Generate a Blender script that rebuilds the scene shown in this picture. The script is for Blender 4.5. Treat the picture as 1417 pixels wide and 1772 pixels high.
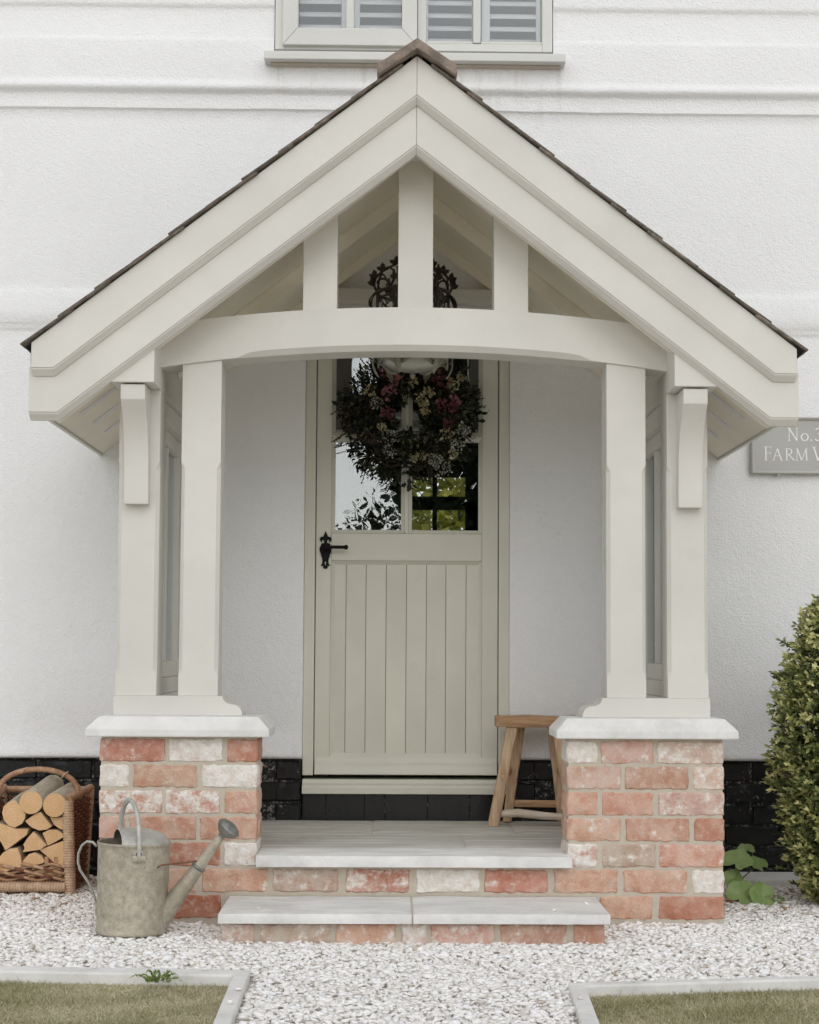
import bpy, bmesh, math, random
import numpy as np
from mathutils import Vector, Matrix, noise as mnoise

for o in list(bpy.data.objects):
    bpy.data.objects.remove(o)
scene = bpy.context.scene
C = scene.collection
random.seed(7)
rng = np.random.default_rng(7)

# ------------------------------------------------------------------ camera
cam_d = bpy.data.cameras.new('camera')
cam = bpy.data.objects.new('camera', cam_d)
C.objects.link(cam)
cam.matrix_world = Matrix(((0.9998587, -0.00642901, -0.01553226, -0.0754),
                           (-0.01589774, -0.06135661, -0.99798929, -7.0),
                           (0.00546308, 0.9980952, -0.06145015, 0.957),
                           (0, 0, 0, 1)))
cam_d.sensor_fit = 'VERTICAL'
cam_d.sensor_height = 24.0
cam_d.lens = 2800.0 / 1772.0 * 24.0
cam_d.shift_x = -0.00846
cam_d.shift_y = 0.0416
cam_d.clip_end = 400
scene.camera = cam

# ------------------------------------------------------------------ sky, sun, exposure
SUN_EL, SUN_AZ = math.radians(35), math.radians(-8)     # azimuth: from the viewer's side, a little to the left
world = bpy.data.worlds.new('World')
scene.world = world
world.use_nodes = True
wn, wl = world.node_tree.nodes, world.node_tree.links
wn.clear()
sky = wn.new('ShaderNodeTexSky')
sky.sky_type = 'NISHITA'
sky.sun_disc = False
sky.sun_elevation = SUN_EL
sky.sun_rotation = math.pi + SUN_AZ
sky.air_density = 1.0
sky.dust_density = 1.0
sky.ozone_density = 1.0
hs = wn.new('ShaderNodeHueSaturation')
hs.inputs['Saturation'].default_value = 0.24
bg = wn.new('ShaderNodeBackground')
bg.inputs['Strength'].default_value = 0.14
wo = wn.new('ShaderNodeOutputWorld')
wl.new(sky.outputs[0], hs.inputs['Color'])
wl.new(hs.outputs[0], bg.inputs['Color'])
wl.new(bg.outputs[0], wo.inputs['Surface'])

sun_d = bpy.data.lights.new('sun', 'SUN')
sun_d.energy = 1.5
sun_d.angle = math.radians(120)
sun_d.color = (1.0, 0.99, 0.98)
sun = bpy.data.objects.new('sun', sun_d)
C.objects.link(sun)
sd = Vector((math.sin(SUN_AZ) * math.cos(SUN_EL), -math.cos(SUN_AZ) * math.cos(SUN_EL), math.sin(SUN_EL)))
sun.rotation_euler = sd.to_track_quat('Z', 'Y').to_euler()
sun.location = (-2, -8, 10)

vs = scene.view_settings
vs.view_transform = 'Standard'
vs.look = 'None'
vs.exposure = 0.02
vs.gamma = 1.0
vs.use_curve_mapping = False
scene.render.engine = 'CYCLES'
scene.cycles.max_bounces = 14
scene.cycles.diffuse_bounces = 12
scene.cycles.transparent_max_bounces = 12

# ------------------------------------------------------------------ materials
class NT:
    def __init__(s, name):
        s.m = bpy.data.materials.new(name)
        s.m.use_nodes = True
        s.n, s.l = s.m.node_tree.nodes, s.m.node_tree.links
        s.n.clear()
        s.out = s.n.new('ShaderNodeOutputMaterial')
        s.b = s.n.new('ShaderNodeBsdfPrincipled')
        s.l.new(s.b.outputs[0], s.out.inputs[0])
    def node(s, t, **k):
        n = s.n.new(t)
        for a, v in k.items():
            setattr(n, a, v)
        return n
    def link(s, a, b):
        s.l.new(a, b)
    def val(s, sock, v):
        if hasattr(v, 'is_output') or hasattr(v, 'links'):
            s.l.new(v, sock)
        else:
            sock.default_value = v
    def math(s, op, a, b=0.0, clamp=False):
        n = s.node('ShaderNodeMath', operation=op, use_clamp=clamp)
        s.val(n.inputs[0], a); s.val(n.inputs[1], b)
        return n.outputs[0]
    def coords(s, rand=True):
        tc = s.node('ShaderNodeTexCoord').outputs['Object']
        if not rand:
            return tc
        oi = s.node('ShaderNodeObjectInfo')
        mul = s.node('ShaderNodeVectorMath', operation='SCALE')
        mul.inputs[0].default_value = (37.0, 23.0, 51.0)
        s.link(oi.outputs['Random'], mul.inputs['Scale'])
        add = s.node('ShaderNodeVectorMath', operation='ADD')
        s.link(tc, add.inputs[0]); s.link(mul.outputs[0], add.inputs[1])
        return add.outputs[0]
    def noise(s, vec, scale, detail=4.0, rough=0.55, stretch=None):
        if stretch:
            mp = s.node('ShaderNodeVectorMath', operation='MULTIPLY')
            mp.inputs[1].default_value = stretch
            s.link(vec, mp.inputs[0]); vec = mp.outputs[0]
        n = s.node('ShaderNodeTexNoise')
        s.link(vec, n.inputs['Vector'])
        n.inputs['Scale'].default_value = scale
        n.inputs['Detail'].default_value = detail
        n.inputs['Roughness'].default_value = rough
        return n.outputs['Fac']
    def voronoi(s, vec, scale, feature='F1'):
        n = s.node('ShaderNodeTexVoronoi', feature=feature)
        s.link(vec, n.inputs['Vector'])
        n.inputs['Scale'].default_value = scale
        return n.outputs['Distance']
    def ramp(s, fac, stops):
        r = s.node('ShaderNodeValToRGB')
        e = r.color_ramp.elements
        while len(e) < len(stops):
            e.new(0.5)
        for i, (p, c) in enumerate(stops):
            e[i].position = p
            e[i].color = (c, c, c, 1) if isinstance(c, (int, float)) else (*c, 1)
        s.link(fac, r.inputs[0])
        return r.outputs[0]
    def mix(s, fac, a, b, mode='MIX'):
        n = s.node('ShaderNodeMix', data_type='RGBA', blend_type=mode)
        s.val(n.inputs[0], fac)
        for i, v in ((6, a), (7, b)):
            if isinstance(v, tuple):
                n.inputs[i].default_value = (*v, 1)
            else:
                s.link(v, n.inputs[i])
        return n.outputs[2]
    def bump(s, h, strength, dist, prev=None):
        n = s.node('ShaderNodeBump')
        n.inputs['Strength'].default_value = strength
        n.inputs['Distance'].default_value = dist
        s.link(h, n.inputs['Height'])
        if prev is not None:
            s.link(prev, n.inputs['Normal'])
        return n.outputs[0]
    def done(s, color=None, rough=None, normal=None, metal=None, spec=None):
        if color is not None:
            if isinstance(color, tuple): s.b.inputs['Base Color'].default_value = (*color, 1)
            else: s.link(color, s.b.inputs['Base Color'])
        if rough is not None: s.val(s.b.inputs['Roughness'], rough)
        if normal is not None: s.link(normal, s.b.inputs['Normal'])
        if metal is not None: s.val(s.b.inputs['Metallic'], metal)
        if spec is not None: s.b.inputs['Specular IOR Level'].default_value = spec
        return s.m

def hexc(r, g, b):
    f = lambda c: ((c / 255 + 0.055) / 1.055) ** 2.4 if c > 10 else c / 255 / 12.92
    return (f(r), f(g), f(b))

def sc(c, k):
    return tuple(min(1.0, x * k) for x in c)

M = {}
def paint_mat(name, c, rough=0.5, grain=0.25):
    t = NT(name); v = t.coords()
    n1 = t.noise(v, 2.2, 5); n2 = t.noise(v, 38, 3)
    col = t.mix(t.ramp(n1, [(0.3, 0.0), (0.75, 1.0)]), sc(c, 0.90), sc(c, 1.05))
    col = t.mix(t.ramp(t.noise(v, 9, 6, 0.7), [(0.62, 0.0), (0.8, 0.5)]), col, sc(c, 0.80))
    col = t.mix(t.ramp(t.noise(v, 55, 6, 0.75), [(0.66, 0.0), (0.74, 0.35)]), col, sc(c, 0.66))
    b = t.bump(n2, grain, 0.0016)
    b = t.bump(t.noise(v, 150, 3, 0.6, (1, 1, 0.12)), 0.22, 0.0010, b)
    b = t.bump(n1, 0.2, 0.006, b)
    r = t.ramp(n1, [(0.2, rough - 0.1), (0.8, rough + 0.12)])
    M[name] = t.done(col, r, b, spec=0.35)

paint_mat('cream_paint', (0.665, 0.648, 0.595))
paint_mat('ceiling_paint_lifted', (0.89, 0.84, 0.71))  # cream paint lightened and warmed to stand in for light under the roof
paint_mat('door_paint', (0.65, 0.64, 0.545), 0.45)
paint_mat('sash_paint', (0.64, 0.64, 0.60), 0.4)
paint_mat('shutter_white', (0.80, 0.80, 0.80), 0.5)
paint_mat('sign_grey', (0.45, 0.445, 0.41), 0.55)
paint_mat('lettering_white', (0.85, 0.85, 0.83), 0.5)
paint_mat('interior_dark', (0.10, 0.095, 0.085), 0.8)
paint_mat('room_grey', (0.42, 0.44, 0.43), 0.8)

def render_mat():
    t = NT('roughcast'); v = t.coords(False)
    big = t.noise(v, 1.1, 5, 0.6); mid = t.noise(v, 40, 4, 0.6); gr = t.noise(v, 125, 4, 0.65)
    vo = t.voronoi(v, 140)
    col = t.mix(t.ramp(big, [(0.3, 0.0), (0.7, 1.0)]), (0.84, 0.84, 0.838), (0.88, 0.88, 0.876))
    col = t.mix(t.ramp(t.noise(v, 5, 7, 0.75), [(0.60, 0.0), (0.85, 0.25)]), col, (0.74, 0.74, 0.73))
    sx = t.node('ShaderNodeSeparateXYZ'); t.link(v, sx.inputs[0])
    def band(sock, a, b_):                      # 0 at a, 1 at b
        return t.math('DIVIDE', t.math('SUBTRACT', sock, a), b_ - a, True)
    # rain streaks below the window sill and splashed dirt above the plinth
    streak = t.ramp(t.noise(v, 26, 5, 0.6, (1, 1, 0.10)), [(0.52, 0.0), (0.72, 1.0)])
    under = t.math('MULTIPLY', band(sx.outputs['Z'], 3.20, 3.53), band(sx.outputs['Z'], 3.54, 3.53))
    wide = t.math('MULTIPLY', band(sx.outputs['X'], -0.70, -0.62), band(sx.outputs['X'], 0.72, 0.64))
    st_m = t.math('MULTIPLY', t.math('MULTIPLY', streak, under), t.math('MULTIPLY', wide, 0.45))
    col = t.mix(st_m, col, (0.55, 0.52, 0.46))
    splash = t.math('MULTIPLY', band(sx.outputs['Z'], 0.95, 0.50), t.ramp(t.noise(v, 9, 8, 0.75), [(0.50, 0.0), (0.80, 0.8)]))
    col = t.mix(t.math('MULTIPLY', splash, 0.55), col, (0.60, 0.57, 0.51))
    # trowelled patches and hairline cracks
    patch = t.noise(v, 3.4, 3, 0.5)
    crk = t.node('ShaderNodeTexVoronoi', feature='DISTANCE_TO_EDGE')
    wv = t.node('ShaderNodeVectorMath', operation='ADD'); t.link(v, wv.inputs[0])
    nz = t.node('ShaderNodeTexNoise'); t.link(v, nz.inputs['Vector']); nz.inputs['Scale'].default_value = 4.0; nz.inputs['Detail'].default_value = 6
    t.link(nz.outputs['Color'], wv.inputs[1]); t.link(wv.outputs[0], crk.inputs['Vector']); crk.inputs['Scale'].default_value = 0.9
    crack = t.math('MULTIPLY', t.ramp(crk.outputs['Distance'], [(0.0, 1.0), (0.0045, 0.0)]), t.ramp(t.noise(v, 1.7, 2), [(0.55, 0.0), (0.65, 0.22)]))
    col = t.mix(crack, col, (0.42, 0.41, 0.39))
    b = t.bump(patch, 0.25, 0.03)
    b = t.bump(mid, 0.30, 0.012, b)
    b = t.bump(gr, 0.70, 0.008, b)
    b = t.bump(vo, 0.22, 0.006, b)
    M['roughcast'] = t.done(col, 0.85, b, spec=0.2)
render_mat()

def brick_mat():
    t = NT('old_brick'); v = t.coords()
    oi = t.node('ShaderNodeObjectInfo')
    base = oi.outputs['Color']
    big = t.noise(v, 16, 5, 0.6); fine = t.noise(v, 120, 4, 0.6); med = t.noise(v, 42, 5, 0.65)
    col = t.mix(t.ramp(big, [(0.36, 0.0), (0.60, 1.0)]), t.mix(1.0, base, (0.84, 0.66, 0.58), 'MULTIPLY'), base)
    col = t.mix(t.ramp(med, [(0.50, 0.0), (0.68, 0.6)]), col, (0.66, 0.50, 0.41))
    col = t.mix(t.ramp(t.noise(v, 25, 6, 0.7), [(0.58, 0.0), (0.70, 0.55)]), col, (0.46, 0.40, 0.35))
    # old limewash left on the face: amount is the object's alpha
    lime_n = t.noise(v, 22, 8, 0.72)
    th = t.math('SUBTRACT', 0.74, t.math('MULTIPLY', oi.outputs['Alpha'], 0.43))
    lm = t.math('MULTIPLY', t.math('SUBTRACT', lime_n, th), 8.0, True)
    haze_n = t.math('MULTIPLY', t.math('SUBTRACT', t.noise(v, 11, 6, 0.7), t.math('SUBTRACT', 0.66, t.math('MULTIPLY', oi.outputs['Alpha'], 0.4))), 2.6, True)
    col = t.mix(t.math('MULTIPLY', haze_n, 0.7), col, (0.72, 0.62, 0.54))
    col = t.mix(lm, col, t.mix(t.ramp(med, [(0.35, 0.0), (0.65, 1.0)]), (0.68, 0.62, 0.54), (0.84, 0.815, 0.775)))
    col = t.mix(t.ramp(t.noise(v, 75, 5, 0.7), [(0.62, 0.0), (0.70, 0.55)]), col, (0.30, 0.20, 0.15))
    b = t.bump(med, 0.7, 0.006)
    b = t.bump(fine, 0.9, 0.004, b)
    pit = t.ramp(t.voronoi(v, 85), [(0.10, 0.0), (0.22, 1.0)])
    b = t.bump(pit, 0.35, 0.003, b)
    b = t.bump(lm, 0.35, 0.0015, b)
    M['old_brick'] = t.done(col, 0.88, b, spec=0.2)
    t = NT('mortar'); v = t.coords(False)
    n = t.noise(v, 30, 6, 0.7)
    col = t.mix(n, (0.45, 0.40, 0.32), (0.62, 0.56, 0.47))
    M['mortar'] = t.done(col, 0.95, t.bump(t.noise(v, 160, 3), 0.7, 0.003), spec=0.1)
    t = NT('black_brick'); v = t.coords()
    n = t.noise(v, 14, 6, 0.65)
    col = t.mix(t.ramp(n, [(0.35, 0.0), (0.8, 1.0)]), (0.004, 0.004, 0.004), (0.014, 0.0145, 0.014))
    sp = t.ramp(t.noise(v, 70, 6, 0.7), [(0.60, 0.0), (0.67, 1.0)])
    sp = t.math('MULTIPLY', sp, t.ramp(t.noise(v, 9, 2), [(0.5, 0.0), (0.6, 0.7)]))
    col = t.mix(sp, col, (0.42, 0.42, 0.40))
    b = t.bump(t.noise(v, 60, 5, 0.6), 0.5, 0.004)
    M['black_brick'] = t.done(col, t.ramp(n, [(0.3, 0.32), (0.7, 0.6)]), b, spec=0.35)
    t = NT('black_mortar'); v = t.coords(False)
    col = t.mix(t.ramp(t.noise(v, 45, 7, 0.75), [(0.52, 0.0), (0.64, 0.8)]), (0.007, 0.007, 0.007), (0.36, 0.36, 0.34))
    M['black_mortar'] = t.done(col, 0.6, t.bump(t.noise(v, 90, 4), 0.6, 0.004), spec=0.3)
    t = NT('black_tile'); v = t.coords()
    M['black_tile'] = t.done(t.mix(t.noise(v, 8, 4), (0.008, 0.008, 0.009), (0.02, 0.02, 0.02)), 0.25, t.bump(t.noise(v, 20, 3), 0.1, 0.003))
brick_mat()

def stone_mat(name, a, b_, streak=(1, 1, 1)):
    t = NT(name); v = t.coords()
    n = t.noise(v, 6, 7, 0.65, streak); f = t.noise(v, 120, 4, 0.6)
    col = t.mix(t.ramp(n, [(0.3, 0.0), (0.7, 1.0)]), a, b_)
    col = t.mix(t.ramp(t.noise(v, 3.1, 8, 0.75), [(0.52, 0.0), (0.72, 0.6)]), col, sc(a, 0.72))
    col = t.mix(t.ramp(t.noise(v, 60, 6, 0.75), [(0.62, 0.0), (0.72, 0.5)]), col, sc(a, 0.6))
    b = t.bump(n, 0.5, 0.005); b = t.bump(f, 0.4, 0.0015, b)
    M[name] = t.done(col, 0.75, b, spec=0.25)
stone_mat('flagstone', (0.36, 0.345, 0.30), (0.68, 0.665, 0.62), (0.35, 5.5, 1))
stone_mat('tread_stone', (0.60, 0.59, 0.565), (0.82, 0.81, 0.785), (0.7, 2.0, 1))
stone_mat('coping_white', (0.64, 0.63, 0.60), (0.80, 0.79, 0.77))
stone_mat('concrete_pale', (0.66, 0.65, 0.62), (0.84, 0.83, 0.80))

def wood_mat(name, dark, light, axis, scale=14, rough=0.6):
    t = NT(name); v = t.coords()
    st = [1.0, 1.0, 1.0]; st[axis] = 0.09
    n = t.noise(v, scale * 6, 4, 0.6, tuple(st)); n2 = t.noise(v, scale, 5, 0.6, tuple(st))
    col = t.mix(t.ramp(n, [(0.3, 0.0), (0.72, 1.0)]), dark, light)
    col = t.mix(t.ramp(n2, [(0.45, 0.0), (0.72, 0.6)]), col, sc(dark, 0.8))
    M[name] = t.done(col, rough, t.bump(n, 0.45, 0.002), spec=0.25)
wood_mat('stool_wood_x', (0.36, 0.20, 0.10), (0.64, 0.42, 0.25), 0)
wood_mat('stool_wood_z', (0.40, 0.26, 0.155), (0.70, 0.52, 0.35), 2)
wood_mat('stool_wood_grey', (0.50, 0.41, 0.31), (0.76, 0.67, 0.55), 0)

def log_end():
    t = NT('log_end'); v = t.coords()
    oi = t.node('ShaderNodeObjectInfo')
    w = t.node('ShaderNodeTexWave', wave_type='RINGS', rings_direction='Y')
    t.link(t.coords(False), w.inputs['Vector'])
    w.inputs['Scale'].default_value = 26; w.inputs['Distortion'].default_value = 3.5; w.inputs['Detail'].default_value = 3
    n = t.noise(v, 22, 5)
    col = t.mix(n, (0.60, 0.36, 0.17), (0.80, 0.56, 0.33))
    col = t.mix(t.math('MULTIPLY', w.outputs['Fac'], 0.22), col, (0.48, 0.26, 0.11))
    col = t.mix(t.ramp(t.noise(v, 14, 3), [(0.55, 0.0), (0.8, 0.35)]), col, (0.88, 0.70, 0.50))
    M['log_end'] = t.done(col, 0.8, t.bump(t.noise(v, 200, 3), 0.3, 0.001), spec=0.15)
    t = NT('log_side'); v = t.coords()
    n = t.noise(v, 60, 5, 0.6, (1, 0.12, 1))
    col = t.mix(n, (0.34, 0.24, 0.14), (0.62, 0.50, 0.36))
    M['log_side'] = t.done(col, 0.85, t.bump(n, 0.5, 0.002), spec=0.15)
    t = NT('log_bark'); v = t.coords()
    n = t.noise(v, 40, 6, 0.7, (1, 0.35, 1))
    col = t.mix(t.ramp(n, [(0.3, 0.0), (0.75, 1.0)]), (0.30, 0.25, 0.18), (0.55, 0.50, 0.42))
    M['log_bark'] = t.done(col, 0.9, t.bump(n, 0.6, 0.004), spec=0.15)
log_end()

def wicker(name, a, b_):
    t = NT(name); v = t.coords()
    n = t.noise(v, 45, 5, 0.65); n2 = t.noise(v, 12, 3)
    col = t.mix(t.ramp(n, [(0.3, 0.0), (0.7, 1.0)]), a, b_)
    col = t.mix(t.ramp(n2, [(0.5, 0.0), (0.7, 0.5)]), col, sc(a, 0.6))
    M[name] = t.done(col, 0.5, t.bump(n, 0.4, 0.0015), spec=0.4)
wicker('wicker_tan', (0.30, 0.155, 0.08), (0.56, 0.35, 0.21))
wicker('wicker_brown', (0.10, 0.034, 0.015), (0.27, 0.11, 0.055))
wicker('wicker_pale', (0.40, 0.255, 0.155), (0.66, 0.48, 0.33))

def metal(name, a, b_, rough, met, scale=25, spots=None):
    t = NT(name); v = t.coords()
    n = t.noise(v, scale, 7, 0.7); n2 = t.noise(v, 4.5, 4)
    col = t.mix(t.ramp(n, [(0.35, 0.0), (0.65, 1.0)]), a, b_)
    col = t.mix(t.ramp(n2, [(0.45, 0.0), (0.75, 0.55)]), col, sc(a, 0.75))
    if spots:
        col = t.mix(t.ramp(t.noise(v, 90, 5, 0.7), [(0.57, 0.0), (0.66, 0.6)]), col, spots)
    M[name] = t.done(col, t.ramp(n, [(0.3, rough - 0.1), (0.7, rough + 0.12)]), t.bump(n, 0.25, 0.0015), met)
metal('galvanised', (0.33, 0.295, 0.225), (0.54, 0.495, 0.40), 0.60, 0.3, 34, (0.22, 0.185, 0.125))
metal('galvanised_light', (0.40, 0.40, 0.36), (0.58, 0.57, 0.52), 0.55, 0.35, 40)
metal('tarnished', (0.16, 0.165, 0.15), (0.32, 0.32, 0.29), 0.45, 0.6)
metal('rusty_wire', (0.12, 0.05, 0.025), (0.25, 0.12, 0.07), 0.7, 0.3)
metal('black_iron', (0.004, 0.004, 0.004), (0.009, 0.009, 0.009), 0.55, 0.0)
M['black_iron'].node_tree.nodes['Principled BSDF'].inputs['Specular IOR Level'].default_value = 0.15
metal('bronze_dark', (0.030, 0.024, 0.018), (0.075, 0.062, 0.046), 0.5, 0.5)
metal('pewter', (0.20, 0.19, 0.145), (0.34, 0.33, 0.27), 0.5, 0.3)

def tile_mat():
    t = NT('clay_tile'); v = t.coords()
    oi = t.node('ShaderNodeObjectInfo')
    n = t.noise(v, 30, 6, 0.7)
    a = t.mix(oi.outputs['Random'], (0.17, 0.145, 0.12), (0.31, 0.27, 0.225))
    col = t.mix(t.ramp(n, [(0.35, 0.0), (0.7, 1.0)]), (0.09, 0.075, 0.06), a)
    M['clay_tile'] = t.done(col, 0.9, t.bump(n, 0.6, 0.004), spec=0.2)
    t = NT('ridge_clay'); v = t.coords()
    n = t.noise(v, 18, 6, 0.7)
    col = t.mix(t.ramp(n, [(0.38, 0.0), (0.6, 1.0)]), (0.15, 0.13, 0.11), (0.29, 0.225, 0.185))
    M['ridge_clay'] = t.done(col, 0.9, t.bump(n, 0.6, 0.004), spec=0.2)
    t = NT('roof_felt'); M['roof_felt'] = t.done((0.014, 0.013, 0.012), 0.9)
tile_mat()

def glass_mat(name, k, tint=(1, 1, 1)):
    t = NT(name)
    t.n.remove(t.b)
    v = t.coords(False)
    tr = t.node('ShaderNodeBsdfTransparent'); tr.inputs[0].default_value = (*tint, 1)
    gl = t.node('ShaderNodeBsdfGlossy'); gl.inputs['Roughness'].default_value = 0.0
    gl.inputs['Color'].default_value = (0.95, 0.98, 1, 1)
    b = t.bump(t.noise(v, 5.5, 2, 0.5), 0.02, 0.02)
    t.link(b, gl.inputs['Normal'])
    fr = t.node('ShaderNodeFresnel'); fr.inputs[0].default_value = 1.5
    fac = t.math('MULTIPLY', fr.outputs[0], k, True)
    mx = t.node('ShaderNodeMixShader')
    t.link(fac, mx.inputs[0]); t.link(tr.outputs[0], mx.inputs[1]); t.link(gl.outputs[0], mx.inputs[2])
    t.link(mx.outputs[0], t.out.inputs[0])
    M[name] = t.m
glass_mat('door_glass', 3.2, (0.92, 0.94, 0.92))
glass_mat('window_glass', 1.25, (0.96, 0.97, 0.97))
t = NT('frosted_glass'); M['frosted_glass'] = t.done((0.36, 0.36, 0.31), 0.35, spec=0.5)
t.b.inputs['Transmission Weight'].default_value = 0.25

def leaf_mat(name, stops, rough=0.45, trans=0.25):
    t = NT(name)
    at = t.node('ShaderNodeAttribute', attribute_name='tint')
    col = t.ramp(at.outputs['Fac'], stops)
    t.done(col, rough, spec=0.4)
    td = t.node('ShaderNodeBsdfTranslucent')
    t.link(col, td.inputs['Color'])
    mx = t.node('ShaderNodeMixShader'); mx.inputs[0].default_value = trans
    t.link(t.b.outputs[0], mx.inputs[1]); t.link(td.outputs[0], mx.inputs[2])
    t.link(mx.outputs[0], t.out.inputs[0])
    M[name] = t.m
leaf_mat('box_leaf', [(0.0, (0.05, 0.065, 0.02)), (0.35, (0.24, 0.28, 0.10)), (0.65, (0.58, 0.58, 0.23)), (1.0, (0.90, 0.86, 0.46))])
leaf_mat('tree_leaf', [(0.0, (0.02, 0.03, 0.01)), (1.0, (0.07, 0.10, 0.03))])
leaf_mat('hedge_leaf', [(0.0, (0.16, 0.19, 0.04)), (1.0, (0.75, 0.72, 0.20))])
leaf_mat('wreath_leaf', [(0.0, (0.006, 0.008, 0.004)), (0.7, (0.022, 0.030, 0.012)), (0.93, (0.07, 0.085, 0.03)), (1.0, (0.20, 0.19, 0.09))], 0.5, 0.1)
leaf_mat('grass_blade', [(0.0, (0.29, 0.275, 0.12)), (0.45, (0.52, 0.485, 0.31)), (0.8, (0.68, 0.63, 0.46)), (1.0, (0.80, 0.74, 0.60))], 0.7)
leaf_mat('weed_leaf', [(0.0, (0.16, 0.24, 0.06)), (1.0, (0.36, 0.44, 0.16))])
leaf_mat('gravel_stone', [(0.0, (0.40, 0.29, 0.20)), (0.045, (0.54, 0.46, 0.38)), (0.2, (0.72, 0.67, 0.61)), (0.6, (0.86, 0.84, 0.81)), (1.0, (0.92, 0.91, 0.895))], 0.8, 0.0)
leaf_mat('petal_red', [(0.0, (0.12, 0.03, 0.04)), (1.0, (0.30, 0.12, 0.13))], 0.6)
leaf_mat('petal_pink', [(0.0, (0.28, 0.10, 0.12)), (1.0, (0.50, 0.26, 0.27))], 0.6)
leaf_mat('petal_cream', [(0.0, (0.34, 0.30, 0.16)), (1.0, (0.60, 0.56, 0.38))], 0.6)
leaf_mat('petal_white', [(0.0, (0.32, 0.32, 0.25)), (1.0, (0.68, 0.67, 0.58))], 0.6)
t = NT('big_leaf'); v = t.coords()
n = t.noise(v, 20, 4)
td_col = t.mix(n, (0.14, 0.21, 0.06), (0.26, 0.36, 0.13))
M['big_leaf'] = t.done(td_col, 0.45, t.bump(t.noise(v, 40, 3), 0.3, 0.003), spec=0.4)
t = NT('twig'); M['twig'] = t.done((0.06, 0.04, 0.025), 0.8)
t = NT('bark'); v = t.coords(); M['bark'] = t.done(t.mix(t.noise(v, 9, 5), (0.04, 0.03, 0.02), (0.11, 0.085, 0.06)), 0.9)
t = NT('soil'); v = t.coords(False)
M['soil'] = t.done(t.mix(t.noise(v, 30, 6, 0.7), (0.34, 0.30, 0.20), (0.55, 0.49, 0.35)), 0.95, t.bump(t.noise(v, 90, 4), 0.6, 0.006))
t = NT('gravel_bed'); v = t.coords(False)
M['gravel_bed'] = t.done(t.mix(t.noise(v, 120, 5, 0.7), (0.68, 0.64, 0.59), (0.86, 0.83, 0.79)), 0.95)
t = NT('far_lawn'); v = t.coords(False)
M['far_lawn'] = t.done(t.mix(t.noise(v, 4, 6, 0.7), (0.09, 0.10, 0.035), (0.20, 0.20, 0.09)), 0.95)

t = NT('bounce_ground'); v = t.coords(False)
M['bounce_ground'] = t.done(t.mix(t.noise(v, 60, 6, 0.7), (0.60, 0.55, 0.47), (0.82, 0.77, 0.68)), 0.95)  # unseen ground made pale so it bounces light up into the porch

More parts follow.
